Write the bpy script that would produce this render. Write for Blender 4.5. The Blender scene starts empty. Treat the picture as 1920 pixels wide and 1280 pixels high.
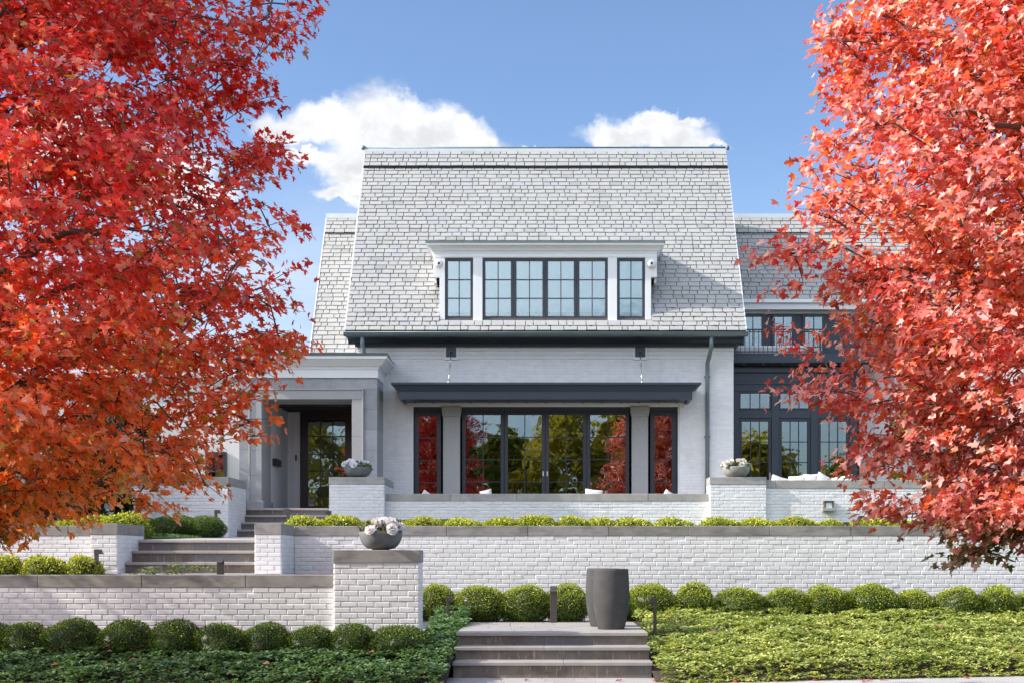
import bpy, math, random
import numpy as np
from mathutils import Vector, Matrix
S = bpy.context.scene
COL = S.collection
# ---------------------------------------------------------------- camera
F = 2500.0; VX = 1022.0; VY = 1048.0; EYE = 1.45
cam = bpy.data.cameras.new('camera'); camo = bpy.data.objects.new('camera', cam); COL.objects.link(camo)
camo.location = (0, 0, EYE); camo.rotation_euler = (math.radians(90), 0, 0)
cam.sensor_width = 36; cam.lens = 36*F/1920; cam.shift_x = -(VX-960)/1920; cam.shift_y = (VY-640)/1920
cam.clip_start = 0.1; cam.clip_end = 3000
S.camera = camo
S.cycles.max_bounces = 7; S.cycles.diffuse_bounces = 3; S.cycles.glossy_bounces = 4; S.cycles.transmission_bounces = 3; S.cycles.transparent_max_bounces = 8; S.cycles.caustics_reflective = False; S.cycles.caustics_refractive = False
# ---------------------------------------------------------------- sun, sky, exposure
SUN = Vector((-1.0, -0.153, 0.615)).normalized()
sl = bpy.data.lights.new('sun', 'SUN'); sl.energy = 5.0; sl.angle = math.radians(0.55); sl.color = (1.0, 0.93, 0.83)
so = bpy.data.objects.new('sun', sl); COL.objects.link(so); so.location = (-30, -5, 25)
so.rotation_euler = SUN.to_track_quat('Z', 'Y').to_euler()
S.view_settings.view_transform = 'Standard'; S.view_settings.look = 'None'
S.view_settings.exposure = 0.50; S.view_settings.gamma = 1.0
W = bpy.data.worlds.new("World"); S.world = W; W.use_nodes = True

class NT:
    def __init__(s, nt): s.nt = nt; nt.nodes.clear()
    def n(s, t, **k):
        nd = s.nt.nodes.new(t)
        for a, v in k.items():
            if a.startswith('i_'):
                nd.inputs[a[2:].replace('_', ' ')].default_value = v
            else: setattr(nd, a, v)
        return nd
    def l(s, a, b): s.nt.links.new(a, b)
    def m(s, op, a, b=None, c=None, clamp=False):
        nd = s.nt.nodes.new('ShaderNodeMath'); nd.operation = op; nd.use_clamp = clamp
        for i, v in enumerate((a, b, c)):
            if v is None: continue
            if isinstance(v, (int, float)): nd.inputs[i].default_value = v
            else: s.l(v, nd.inputs[i])
        return nd.outputs[0]
    def vm(s, op, a, b=None, out=0):
        nd = s.nt.nodes.new('ShaderNodeVectorMath'); nd.operation = op
        for i, v in enumerate((a, b)):
            if v is None: continue
            if isinstance(v, (tuple, list)): nd.inputs[i].default_value = v
            else: s.l(v, nd.inputs[i])
        return nd.outputs[out]
    def noise(s, vec, scale, detail=4, rough=.55, dist=0.):
        nd = s.n('ShaderNodeTexNoise'); nd.inputs['Scale'].default_value = scale
        nd.inputs['Detail'].default_value = detail; nd.inputs['Roughness'].default_value = rough
        nd.inputs['Distortion'].default_value = dist
        if vec is not None: s.l(vec, nd.inputs['Vector'])
        return nd.outputs['Fac']
    def ramp(s, fac, a, b, lo=0., hi=1., smooth=True):
        nd = s.n('ShaderNodeMapRange'); nd.interpolation_type = 'SMOOTHSTEP' if smooth else 'LINEAR'
        s.l(fac, nd.inputs['Value'])
        for k, v in (('From Min', a), ('From Max', b), ('To Min', lo), ('To Max', hi)): nd.inputs[k].default_value = v
        return nd.outputs['Result']
    def mix(s, fac, a, b, mode='MIX'):
        nd = s.n('ShaderNodeMix', data_type='RGBA', blend_type=mode)
        for i, v in ((0, fac), (6, a), (7, b)):
            if isinstance(v, (int, float)): nd.inputs[i].default_value = v
            elif isinstance(v, (tuple, list)): nd.inputs[i].default_value = (*v[:3], 1)
            else: s.l(v, nd.inputs[i])
        return nd.outputs[2]

def build_world():
    t = NT(W.node_tree)
    sky = t.n('ShaderNodeTexSky'); sky.sky_type = 'NISHITA'; sky.sun_disc = False
    sky.sun_elevation = math.asin(SUN.z); sky.sun_rotation = math.atan2(SUN.x, SUN.y)
    sky.altitude = 100; sky.air_density = 1.0; sky.dust_density = 0.35; sky.ozone_density = 2.6
    tc = t.n('ShaderNodeTexCoord'); d = tc.outputs['Generated']
    sep = t.n('ShaderNodeSeparateXYZ'); t.l(d, sep.inputs[0])
    X, Y, Z = sep.outputs
    yy = t.m('MAXIMUM', Y, .02)
    gx = t.m('DIVIDE', X, yy); gz = t.m('DIVIDE', Z, yy)
    cmb = t.n('ShaderNodeCombineXYZ'); t.l(gx, cmb.inputs[0]); t.l(gz, cmb.inputs[1]); g = cmb.outputs[0]
    w1 = t.n('ShaderNodeTexNoise'); t.l(g, w1.inputs['Vector']); w1.inputs['Scale'].default_value = 30; w1.inputs['Detail'].default_value = 9; w1.inputs['Roughness'].default_value = .64
    off = t.vm('SCALE', t.vm('SUBTRACT', w1.outputs['Color'], (.5, .5, .5))); off.node.inputs[3].default_value = .042
    gw = t.vm('ADD', g, off)
    # cumulus heads: centre and half size as directions north of the camera
    lobes = [(-.192, .320, .028, .012), (-.168, .330, .028, .016), (.078, .317, .046, .012), (-.128, .315, .036, .034), (-.108, .334, .020, .014), (-.083, .318, .026, .020), (-.062, .315, .022, .015), (-.048, .306, .016, .014), (-.095, .300, .066, .020),
             (-.160, .322, .022, .007), (-.142, .296, .030, .014), (-.172, .328, .014, .008), (-.178, .300, .02, .007), (-.135, .283, .030, .009), (-.155, .272, .022, .005),
             (.066, .318, .034, .009), (.080, .327, .018, .007), (.052, .313, .020, .010), (.10, .328, .020, .005), (.095, .312, .032, .007), (.118, .309, .020, .004), (-.009, .309, .004, .002), (-.30, .29, .05, .02), (-.36, .31, .05, .03), (-.27, .27, .04, .01)]
    acc = None
    for cx, cz, rx, rz in lobes:
        q = t.vm('MULTIPLY', t.vm('SUBTRACT', gw, (cx, cz, 0)), (1/rx, 1/rz, 0))
        v = t.m('SUBTRACT', 1.0, t.vm('LENGTH', q, out=1))
        acc = v if acc is None else t.m('SMOOTH_MAX', acc, v, .25)
    mask = t.m('MULTIPLY', t.ramp(acc, -.32, .36), t.ramp(Y, .03, .1))
    # thin veil low in the sky, thicker to the west
    mp = t.vm('MULTIPLY', g, (6, 26, 1))
    veil = t.noise(mp, 1.0, 5, .6)
    vh = t.ramp(gz, .33, .17)
    vx = t.ramp(gx, .08, -.17, .30, 1.15)
    veilm = t.m('MULTIPLY', t.m('MULTIPLY', t.ramp(veil, .28, .75, .35, 1.), t.m('MULTIPLY', vh, vx)), .85)
    # bright cumulus added out of view behind the camera to lift shaded walls
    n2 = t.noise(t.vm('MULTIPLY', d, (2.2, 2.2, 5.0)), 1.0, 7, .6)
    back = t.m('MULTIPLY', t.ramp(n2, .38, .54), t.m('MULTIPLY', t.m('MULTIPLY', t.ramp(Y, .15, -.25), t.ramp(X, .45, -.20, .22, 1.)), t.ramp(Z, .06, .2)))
    sh = t.noise(gw, 26, 6, .6)
    shade = t.ramp(acc, .05, .9, 1.03, .92)
    cc = t.vm('SCALE', (9.0, 9.2, 9.6)); cc.node.inputs[0].default_value = (4.85, 4.92, 5.08)
    t.l(t.m('MULTIPLY', t.ramp(sh, .32, .68, .84, 1.10), shade), cc.node.inputs[3])
    skyc = t.mix(1.0, sky.outputs[0], (SKYK[0], SKYK[1], SKYK[2]), 'MULTIPLY')
    c1 = t.mix(veilm, skyc, (3.7, 4.2, 4.9))
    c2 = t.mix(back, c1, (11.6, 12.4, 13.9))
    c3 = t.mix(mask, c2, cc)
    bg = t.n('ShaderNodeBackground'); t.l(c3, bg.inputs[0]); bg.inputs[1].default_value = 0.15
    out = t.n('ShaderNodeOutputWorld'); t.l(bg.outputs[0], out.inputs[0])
SKYK = (.90, .915, .99)
build_world()
# ---------------------------------------------------------------- helpers
def PX(px, D): return (px-VX)*D/F
def PZ(py, D): return EYE+(VY-py)*D/F
class MB:
    def __init__(s): s.v = []; s.f = []; s.c = []; s.sm = []; s.cur = (1, 1, 1)
    def add(s, vs, fs, smooth=False, col=None):
        b = len(s.v); s.v += [tuple(p) for p in vs]; s.c += [col or s.cur]*len(vs)
        for f in fs: s.f.append(tuple(b+i for i in f)); s.sm.append(smooth)
        return s
    def box(s, x0, x1, y0, y1, z0, z1, bev=0, col=None):
        if bev > 0:
            b = bev; vs = []
            # chamfered box through three rings per axis (24 vertices)
            for sx, X, in ((0, x0), (1, x1)):
                for sy, Y in ((0, y0), (1, y1)):
                    for sz, Zz in ((0, z0), (1, z1)):
                        dx = b if sx == 0 else -b; dy = b if sy == 0 else -b; dz = b if sz == 0 else -b
                        vs += [(X, Y+dy, Zz+dz), (X+dx, Y, Zz+dz), (X+dx, Y+dy, Zz)]
            I = lambda sx, sy, sz, k: (sx*4+sy*2+sz)*3+k
            fs = []
            for a in (0, 1):
                q = [I(a, 0, 0, 0), I(a, 1, 0, 0), I(a, 1, 1, 0), I(a, 0, 1, 0)]; fs.append(q if a else q[::-1])
                q = [I(0, a, 0, 1), I(0, a, 1, 1), I(1, a, 1, 1), I(1, a, 0, 1)]; fs.append(q if a else q[::-1])
                q = [I(0, 0, a, 2), I(1, 0, a, 2), I(1, 1, a, 2), I(0, 1, a, 2)]; fs.append(q if a else q[::-1])
            for a in (0, 1):
                for c in (0, 1):
                    q = [I(a, c, 0, 0), I(a, c, 0, 1), I(a, c, 1, 1), I(a, c, 1, 0)]; fs.append(q if a == c else q[::-1])
                    q = [I(a, 0, c, 0), I(a, 1, c, 0), I(a, 1, c, 2), I(a, 0, c, 2)]; fs.append(q if a != c else q[::-1])
                    q = [I(0, a, c, 1), I(1, a, c, 1), I(1, a, c, 2), I(0, a, c, 2)]; fs.append(q if a == c else q[::-1])
            for sx in (0, 1):
                for sy in (0, 1):
                    for sz in (0, 1):
                        q = [I(sx, sy, sz, 0), I(sx, sy, sz, 1), I(sx, sy, sz, 2)]
                        fs.append(q if (sx+sy+sz) % 2 == 1 else q[::-1])
            return s.add(vs, fs, col=col)
        vs = [(x, y, z) for x in (x0, x1) for y in (y0, y1) for z in (z0, z1)]
        return s.add(vs, [(0, 1, 3, 2), (4, 6, 7, 5), (0, 4, 5, 1), (2, 3, 7, 6), (0, 2, 6, 4), (1, 5, 7, 3)], col=col)
    def hull(s, base, top, col=None):
        n = len(base)
        fs = [tuple(range(n))[::-1], tuple(range(n, 2*n))]+[(i, (i+1) % n, n+(i+1) % n, n+i) for i in range(n)]
        return s.add(list(base)+list(top), fs, col=col)
    def prism_x(s, prof, x0, x1, m0=0, m1=0, col=None):
        # extrude a (y,z) profile along x; m0/m1: mitre, x grows outwards with distance of y in front of the first point
        yr = max(p[0] for p in prof)
        a = [(x0-m0*(yr-p[0]), p[0], p[1]) for p in prof]; b = [(x1+m1*(yr-p[0]), p[0], p[1]) for p in prof]
        return s.hull(a, b, col)
    def prism_y(s, prof, y0, y1, col=None):
        return s.hull([(p[0], y0, p[1]) for p in prof], [(p[0], y1, p[1]) for p in prof], col)
    def tube(s, pts, rad, n=8, col=None, smooth=True, cap=True):
        pts = [Vector(p) for p in pts]; k = len(pts)
        if isinstance(rad, (int, float)): rad = [rad]*k
        vs = []; ref = Vector((0, 0, 1))
        T0 = (pts[1]-pts[0]).normalized()
        if abs(T0.z) > .9: ref = Vector((1, 0, 0))
        for i, p in enumerate(pts):
            T = (pts[min(i+1, k-1)]-pts[max(i-1, 0)]).normalized()
            A = T.cross(ref)
            if A.length < 1e-4: A = T.cross(Vector((0, 1, 0)))
            A.normalize(); B = T.cross(A)
            for j in range(n):
                a = 2*math.pi*j/n; vs.append(p+(A*math.cos(a)+B*math.sin(a))*rad[i])
        fs = [(i*n+j, i*n+(j+1) % n, (i+1)*n+(j+1) % n, (i+1)*n+j) for i in range(k-1) for j in range(n)]
        s.add(vs, fs, smooth, col)
        if cap:
            b = len(s.v)-len(vs); s.f.append(tuple(b+j for j in range(n))[::-1]); s.f.append(tuple(b+(k-1)*n+j for j in range(n))); s.sm += [False, False]
        return s
    def lathe(s, prof, c, n=40, col=None, smooth=True):
        vs = []; k = len(prof)
        for r, z in prof:
            for j in range(n):
                a = 2*math.pi*j/n; vs.append((c[0]+r*math.cos(a), c[1]+r*math.sin(a), c[2]+z))
        fs = [(i*n+j, i*n+(j+1) % n, (i+1)*n+(j+1) % n, (i+1)*n+j) for i in range(k-1) for j in range(n)]
        return s.add(vs, fs, smooth, col)
    def build(s, name, mat, parent=None, loc=None):
        return mesh_obj(name, s.v, s.f, mat, parent, s.c, s.sm, loc=loc)

def mesh_obj(name, v, f, mat, parent=None, cols=None, smooth=None, uv=True, loc=None):
    me = bpy.data.meshes.new(name)
    me.from_pydata([tuple(map(float, p)) for p in v] if not isinstance(v, np.ndarray) else v.tolist(), [], f if not isinstance(f, np.ndarray) else f.tolist())
    if smooth is not None:
        if isinstance(smooth, bool): smooth = [smooth]*len(me.polygons)
        me.polygons.foreach_set('use_smooth', smooth)
    if cols is not None:
        a = me.color_attributes.new('Col', 'FLOAT_COLOR', 'POINT')
        arr = np.ones((len(me.vertices), 4), np.float32); arr[:, :3] = np.asarray(cols, np.float32); a.data.foreach_set('color', arr.ravel())
    me.update()
    if uv:
        nl = len(me.loops); nrm = np.zeros(len(me.polygons)*3); me.polygons.foreach_get('normal', nrm); nrm = nrm.reshape(-1, 3)
        tot = np.zeros(len(me.polygons), int); me.polygons.foreach_get('loop_total', tot)
        vi = np.zeros(nl, int); me.loops.foreach_get('vertex_index', vi)
        co = np.zeros(len(me.vertices)*3); me.vertices.foreach_get('co', co); co = co.reshape(-1, 3)[vi]
        nn = np.repeat(np.abs(nrm), tot, axis=0)
        u = np.where(nn[:, 2] > .8, co[:, 0], np.where(nn[:, 1] >= nn[:, 0], co[:, 0], co[:, 1]))
        w = np.where(nn[:, 2] > .8, co[:, 1], co[:, 2])
        l = me.uv_layers.new(name='uv'); l.data.foreach_set('uv', np.stack([u, w], 1).astype(np.float32).ravel())
    me.materials.append(mat)
    o = bpy.data.objects.new(name, me); COL.objects.link(o)
    if parent: o.parent = parent
    if loc: o.location = loc
    return o
def tag(o, label=None, cat=None, group=None, kind=None):
    if label: o['label'] = label
    if cat: o['category'] = cat
    if group: o['group'] = group
    if kind: o['kind'] = kind
    return o
def thing(name, label, cat, group=None, loc=(0, 0, 0)):
    e = bpy.data.objects.new(name, None); COL.objects.link(e); e.location = loc; e.empty_display_size = .2
    return tag(e, label, cat, group)
# thing at loc whose part meshes are made in world coordinates
def rebase(root):
    off = Vector(root.location)
    for ch in root.children:
        ch.data.transform(Matrix.Translation(-off)) if ch.type == 'MESH' else None
        for g in ch.children:
            if g.type == 'MESH': g.data.transform(Matrix.Translation(-off))
ORD = ['first', 'second', 'third', 'fourth', 'fifth', 'sixth', 'seventh', 'eighth', 'ninth', 'tenth', 'eleventh', 'twelfth', 'thirteenth', 'fourteenth', 'fifteenth', 'sixteenth', 'seventeenth']
# ---------------------------------------------------------------- materials
def newmat(name):
    m = bpy.data.materials.new(name); m.use_nodes = True; t = NT(m.node_tree)
    out = t.n('ShaderNodeOutputMaterial'); bs = t.n('ShaderNodeBsdfPrincipled'); t.l(bs.outputs[0], out.inputs[0])
    return m, t, bs, out
def bump(t, bs, h, dist=.01, strength=1.):
    b = t.n('ShaderNodeBump'); b.inputs['Distance'].default_value = dist; b.inputs['Strength'].default_value = strength
    t.l(h, b.inputs['Height']); t.l(b.outputs[0], bs.inputs['Normal']); return b
def objc(t): return t.n('ShaderNodeTexCoord').outputs['Object']
def mat_plain(name, col, rough=.5, var=.12, nscale=3., bumpd=0., bscale=60., metal=0., usecol=False, dirt=None, spec=.5):
    m, t, bs, out = newmat(name); oc = objc(t)
    n1 = t.noise(oc, nscale, 6, .6)
    k = t.ramp(n1, .25, .75, 1-var, 1+var, False)
    base = col
    if usecol:
        at = t.n('ShaderNodeAttribute', attribute_name='Col'); base = t.mix(1., at.outputs['Color'], col, 'MULTIPLY')
    cmb = t.n('ShaderNodeCombineXYZ')
    for i in range(3): t.l(k, cmb.inputs[i])
    c = t.mix(1., base, cmb.outputs[0], 'MULTIPLY')
    if dirt:
        n2 = t.noise(t.vm('MULTIPLY', oc, dirt.get('st', (1, 1, 1))), dirt.get('scale', 1.5), 7, .65)
        c = t.mix(t.ramp(n2, dirt['a'], dirt['b'], 0, dirt.get('k', .6)), c, dirt['col'])
    t.l(c, bs.inputs['Base Color'])
    bs.inputs['Roughness'].default_value = rough; bs.inputs['Metallic'].default_value = metal
    bs.inputs['Specular IOR Level'].default_value = spec
    if bumpd > 0: bump(t, bs, t.noise(oc, bscale, 4, .5), bumpd*.22)
    return m
M = {}
M['brick'] = mat_plain('painted_brick', (.79, .78, .775), .62, .05, 6, .004, 45, usecol=True, dirt=dict(a=.50, b=.78, k=.42, col=(.56, .535, .50), scale=1.6, st=(1.6, 1, .55)))
M['brick_plain'] = mat_plain('white_render', (.76, .75, .745), .6, .05, 3, .002, 40)
M['lime'] = mat_plain('limestone_coping', (.30, .28, .255), .78, .30, 3.5, .006, 22, usecol=True, dirt=dict(a=.46, b=.66, k=.75, col=(.13, .13, .13), scale=2.2, st=(.8, 1, 3.2)))
M['limep'] = mat_plain('pale_limestone', (.38, .36, .335), .7, .22, 3, .005, 24, usecol=True, dirt=dict(a=.46, b=.72, k=.6, col=(.23, .225, .22), scale=2, st=(.6, 1, 2)))
M['stone'] = mat_plain('grey_limestone', (.33, .335, .345), .6, .16, 5, .002, 50, usecol=True, dirt=dict(a=.55, b=.8, k=.5, col=(.19, .195, .20), scale=3))
M['stonel'] = mat_plain('hammered_grey_stone', (.36, .355, .35), .65, .14, 30, .004, 90)
M['step'] = mat_plain('stone_tread', (.37, .345, .32), .75, .15, 4, .002, 60, usecol=True, dirt=dict(a=.52, b=.72, k=.5, col=(.30, .28, .26), scale=2.5))
M['paver'] = mat_plain('stone_paver', (.43, .41, .39), .75, .13, 3, .002, 60, usecol=True)
def mat_riser():
    m, t, bs, out = newmat('stained_riser'); oc = objc(t)
    n1 = t.noise(oc, 4, 6, .6)
    c = t.mix(t.ramp(n1, .3, .7), (.12, .098, .078), (.23, .19, .155))
    c = t.mix(t.ramp(t.noise(oc, 1.3, 4), .45, .65), c, (.15, .145, .145))
    # lime runs below the nosing
    st = t.noise(t.vm('MULTIPLY', oc, (34, 1, 4.5)), 1.0, 5, .65)
    c = t.mix(t.ramp(st, .56, .74, 0, .55), c, (.62, .60, .58))
    t.l(c, bs.inputs['Base Color']); bs.inputs['Roughness'].default_value = .7
    bump(t, bs, t.noise(oc, 50, 5), .003)
    return m
M['riser'] = mat_riser()
M['slate'] = mat_plain('roof_slate', (1, 1, 1), .62, .10, 9, .004, 40, usecol=True)
M['roofdark'] = mat_plain('roof_underlay', (.05, .05, .055), .8)
M['white'] = mat_plain('white_trim_paint', (.82, .82, .82), .45, .03, 2)
M['navy'] = mat_plain('blue_grey_paint', (.030, .042, .060), .42, .12, 2, .0006, 30)
M['black'] = mat_plain('black_paint', (.012, .012, .014), .35, .1, 2)
M['frame'] = mat_plain('window_frame_paint', (.026, .032, .042), .38, .1, 2)
M['zinc'] = mat_plain('green_grey_copper', (.17, .21, .22), .42, .15, 3, metal=.35, dirt=dict(a=.5, b=.75, k=.5, col=(.12, .15, .15), scale=4))
M['zincl'] = mat_plain('lead_flashing', (.42, .46, .49), .45, .1, 3, metal=.2)
M['bronze'] = mat_plain('bronze_fitting', (.085, .072, .066), .45, .12, 8, .0005, 60, metal=.3)
M['silver'] = mat_plain('brushed_steel', (.6, .6, .58), .35, .05, 4, metal=.8)
M['plaster'] = mat_plain('grey_plaster', (.74, .75, .77), .7, .05, 2, .001, 60)
M['dark'] = mat_plain('dark_interior', (.022, .02, .018), .8, .3, 1.2)
M['blind'] = mat_plain('window_blind', (.82, .86, .86), .8, .03, 2)
M['pot'] = mat_plain('charcoal_planter', (.080, .079, .079), .9, .16, 5, .003, 130, spec=.15, dirt=dict(a=.5, b=.8, k=.3, col=(.15, .15, .15), scale=7, st=(1, 1, 2)))
M['bowl'] = mat_plain('cast_concrete_bowl', (.17, .175, .18), .7, .2, 8, .003, 60, dirt=dict(a=.5, b=.75, k=.4, col=(.28, .28, .27), scale=6))
M['bowll'] = mat_plain('pale_concrete_bowl', (.32, .31, .28), .7, .2, 8, .003, 60)
M['fabric'] = mat_plain('white_cushion_fabric', (.62, .61, .59), .9, .04, 6, .004, 25)
M['soil'] = mat_plain('mulch', (.075, .055, .042), .95, .4, 14, .03, 30)
M['earth'] = mat_plain('ground_earth', (.07, .10, .035), .95, .3, .6, .03, 12, dirt=dict(a=.5, b=.7, k=.5, col=(.11, .09, .05), scale=.4))
M['concrete'] = mat_plain('sidewalk_concrete', (.48, .46, .43), .85, .08, 2, .002, 80, usecol=True, dirt=dict(a=.55, b=.8, k=.4, col=(.42, .40, .37), scale=1.2))
M['asphalt'] = mat_plain('asphalt', (.055, .055, .057), .9, .2, 3, .006, 120)
M['bark'] = mat_plain('maple_bark', (.13, .105, .09), .9, .3, 12, .01, 50)
M['grass'] = mat_plain('lawn_grass', (1, 1, 1), .8, .15, 3, usecol=True)
def mat_leaf(name, trans=.35, rough=.42, back=None, spec=.5, tscale=(1.2, 1., .7), tvar=.18):
    m = bpy.data.materials.new(name); m.use_nodes = True; t = NT(m.node_tree)
    out = t.n('ShaderNodeOutputMaterial'); bs = t.n('ShaderNodeBsdfPrincipled')
    at = t.n('ShaderNodeAttribute', attribute_name='Col'); c = at.outputs['Color']
    n = t.noise(objc(t), 22, 3); k = t.ramp(n, .3, .7, 1-tvar, 1+tvar, False); cm = t.n('ShaderNodeCombineXYZ')
    for i in range(3): t.l(k, cm.inputs[i])
    c = t.mix(1., c, cm.outputs[0], 'MULTIPLY')
    if back:
        ge = t.n('ShaderNodeNewGeometry'); cb = t.mix(back[3], c, back[:3]); c2 = t.mix(ge.outputs['Backfacing'], c, cb)
    else: c2 = c
    t.l(c2, bs.inputs['Base Color']); bs.inputs['Roughness'].default_value = rough; bs.inputs['Specular IOR Level'].default_value = spec
    tr = t.n('ShaderNodeBsdfTranslucent'); t.l(t.mix(1., c, tscale, 'MULTIPLY'), tr.inputs[0])
    mx = t.n('ShaderNodeMixShader'); mx.inputs[0].default_value = trans
    t.l(bs.outputs[0], mx.inputs[1]); t.l(tr.outputs[0], mx.inputs[2]); t.l(mx.outputs[0], out.inputs[0])
    return m
M['maple'] = mat_leaf('maple_leaf', .45, .38, (.86, .50, .44, .36), .8, (1.7, 1.45, 1.0), tvar=.28)
M['maple_dark'] = mat_leaf('crimson_maple_leaf', .45, .42, (.84, .44, .34, .20), .7, (1.8, 1.45, .9), tvar=.3)
M['leaf'] = mat_leaf('boxwood_leaf', .28, .40, None, .45, (1.2, 1.2, .6))
M['cover'] = mat_leaf('pachysandra_leaf', .25, .36, None, .5, (1.2, 1.2, .6))
M['far_leaf'] = mat_leaf('tree_leaf', .3, .6, None, .2, (1.2, 1.2, .6))
M['petal'] = mat_leaf('petal', .3, .6, None, .2, (1., 1., 1.), .04)
def mat_glass(name, ior, tint, wav=.0012):
    m = bpy.data.materials.new(name); m.use_nodes = True; t = NT(m.node_tree)
    out = t.n('ShaderNodeOutputMaterial'); fr = t.n('ShaderNodeFresnel'); fr.inputs[0].default_value = ior
    tr = t.n('ShaderNodeBsdfTransparent'); tr.inputs[0].default_value = (*tint, 1)
    gl = t.n('ShaderNodeBsdfGlossy'); gl.inputs['Roughness'].default_value = .008; gl.inputs[0].default_value = (.95, 1, 1, 1)
    b = t.n('ShaderNodeBump'); b.inputs['Distance'].default_value = wav
    t.l(t.noise(objc(t), 4.5, 1, .4), b.inputs['Height']); t.l(b.outputs[0], gl.inputs['Normal'])
    mx = t.n('ShaderNodeMixShader'); t.l(fr.outputs[0], mx.inputs[0]); t.l(tr.outputs[0], mx.inputs[1]); t.l(gl.outputs[0], mx.inputs[2]); t.l(mx.outputs[0], out.inputs[0])
    return m
M['glass'] = mat_glass('window_glass', 2.7, (.55, .6, .58))
M['glassd'] = mat_glass('dormer_glass', 2.2, (.82, .97, 1.0))
# ---------------------------------------------------------------- brickwork
BL, BH = .2032, .0677
def bricks(mb, o, u, n, width, z0, z1, rnd, holes=(), p=.0056, gap=.0088, mort=(.93, .93, .93), plane=True, off=0., bl=BL, ch=.0068):
    """real bricks standing proud of a wall plane: o origin (x,y), u unit along, n unit outward (2D)"""
    def P(a, z, d): return (o[0]+u[0]*a+n[0]*d, o[1]+u[1]*a+n[1]*d, z)
    flip = (u[0]*n[1]-u[1]*n[0]) > 0
    rows = int(round((z1-z0)/BH)); bh = (z1-z0)/max(rows, 1)
    for r in range(rows):
        zt = z1-r*bh; zb = zt-bh
        a = -(bl/2 if r % 2 else 0)-off-rnd.random()*.02
        while a < width:
            L = bl+rnd.uniform(-.006, .006)
            spans = [(max(a, 0), min(a+L, width))]
            for (h0, h1, hz0, hz1) in holes:
                if zt > hz0+.01 and zb < hz1-.01:
                    ns = []
                    for s0, s1 in spans:
                        if s1 <= h0 or s0 >= h1: ns.append((s0, s1))
                        else:
                            if s0 < h0: ns.append((s0, h0))
                            if s1 > h1: ns.append((h1, s1))
                    spans = ns
            for s0, s1 in spans:
                if s1-s0 < .03: continue
                g = gap/2; c = ch; j = lambda: rnd.uniform(-.0018, .0018)
                d = p*(.75+rnd.random()*.6)
                if rnd.random() < .04: d *= .3
                x0, x1, y0, y1 = s0+g*1.35+j(), s1-g*1.35+j(), zb+g*.85+j(), zt-g*.85+j()
                v = [P(x0, y0, 0), P(x1, y0, 0), P(x1, y1, 0), P(x0, y1, 0)]
                tl = rnd.uniform(-.0009, .0009); tt = rnd.uniform(-.0004, .0004)
                v += [P(x0+c, y0+c, d-tl-tt), P(x1-c, y0+c, d+tl-tt), P(x1-c, y1-c, d+tl+tt), P(x0+c, y1-c, d-tl+tt)]
                fs = [(4, 5, 6, 7), (0, 1, 5, 4), (1, 2, 6, 5), (2, 3, 7, 6), (3, 0, 4, 7)]
                if flip: fs = [f[::-1] for f in fs]
                k = 1+rnd.uniform(-.045, .035); mb.add(v, fs, col=(k, k, k*rnd.uniform(.985, 1.005)))
            a += L
def wall_box(mb, x0, x1, y0, y1, z0, z1, rnd, faces='f', **k):
    """core plus real bricks on chosen faces (f front -y, l left -x, r right +x, b back)"""
    mb.box(x0, x1, y0, y1, z0, z1, col=(.90, .895, .89))
    if 'f' in faces: bricks(mb, (x0, y0), (1, 0), (0, -1), x1-x0, z0, z1, rnd, **k)
    if 'b' in faces: bricks(mb, (x1, y1), (-1, 0), (0, 1), x1-x0, z0, z1, rnd, **k)
    if 'l' in faces: bricks(mb, (x0, y1), (0, -1), (-1, 0), y1-y0, z0, z1, rnd, **k)
    if 'r' in faces: bricks(mb, (x1, y0), (0, 1), (1, 0), y1-y0, z0, z1, rnd, **k)
def coping(mb, x0, x1, y0, y1, z0, z1, rnd, seg=1.26, bev=.006, start=None):
    """row of coping stones with thin joints along x"""
    a = x0; first = True
    while a < x1-.02:
        b = min(a+(start if (first and start) else seg), x1)
        if x1-b < .15: b = x1
        k = 1+rnd.uniform(-.10, .10)
        mb.box(a+.0015, b-.0025, y0+rnd.uniform(-.002, .002), y1, z0, z1+rnd.uniform(-.0015, .0015), bev, col=(k, k*rnd.uniform(.985, 1.01), k*rnd.uniform(.96, 1.02)))
        a = b; first = False
# ---------------------------------------------------------------- the setting: ground levels
g = MB(); g.box(-400, 400, -400, 900, -1.2, -.03); tag(g.build('ground', M['earth']), kind='structure')
r_ = random.Random(3)
g = MB(); g.box(-200, 200, -1.0, 8.0, -.5, -.022); tag(g.build('road', M['asphalt']), kind='structure')
g = MB(); g.box(-200, 200, 8.0, 8.18, -.5, .0, .01); g.box(-200, 200, -1.18, -1.0, -.5, .0, .01); tag(g.build('kerb', M['concrete']), kind='structure')
# sidewalk: pale slabs, its garden edge swinging back to the east
g = MB()
def edge_y(x): return 15.55+max(0., (x-1.2))*.235 if x > 1.2 else 15.1
xs = -60
while xs < 60:
    x1 = xs+1.5
    if x1 <= -1.5 or xs >= 1.15: ya, yb = edge_y(max(xs, -1e9)), edge_y(x1)
    else: ya = yb = 16.3
    if ya < 20 and yb < 24:
        ya, yb = min(ya, 18.5), min(yb, 18.5)
    k = r_.uniform(.95, 1.05)
    g.hull([(xs+.004, 12.9, -.3), (x1-.004, 12.9, -.3), (x1-.004, yb, -.3), (xs+.004, ya, -.3)], [(xs+.004, 12.9, 0), (x1-.004, 12.9, 0), (x1-.004, yb, 0), (xs+.004, ya, 0)], col=(k, k, k))
    xs = x1
tag(g.build('sidewalk', M['concrete']), kind='structure')
g = MB(); g.box(-200, 200, 8.18, 12.9, -.4, -.012); tag(g.build('grass_verge', M['earth']), kind='structure')
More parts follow.
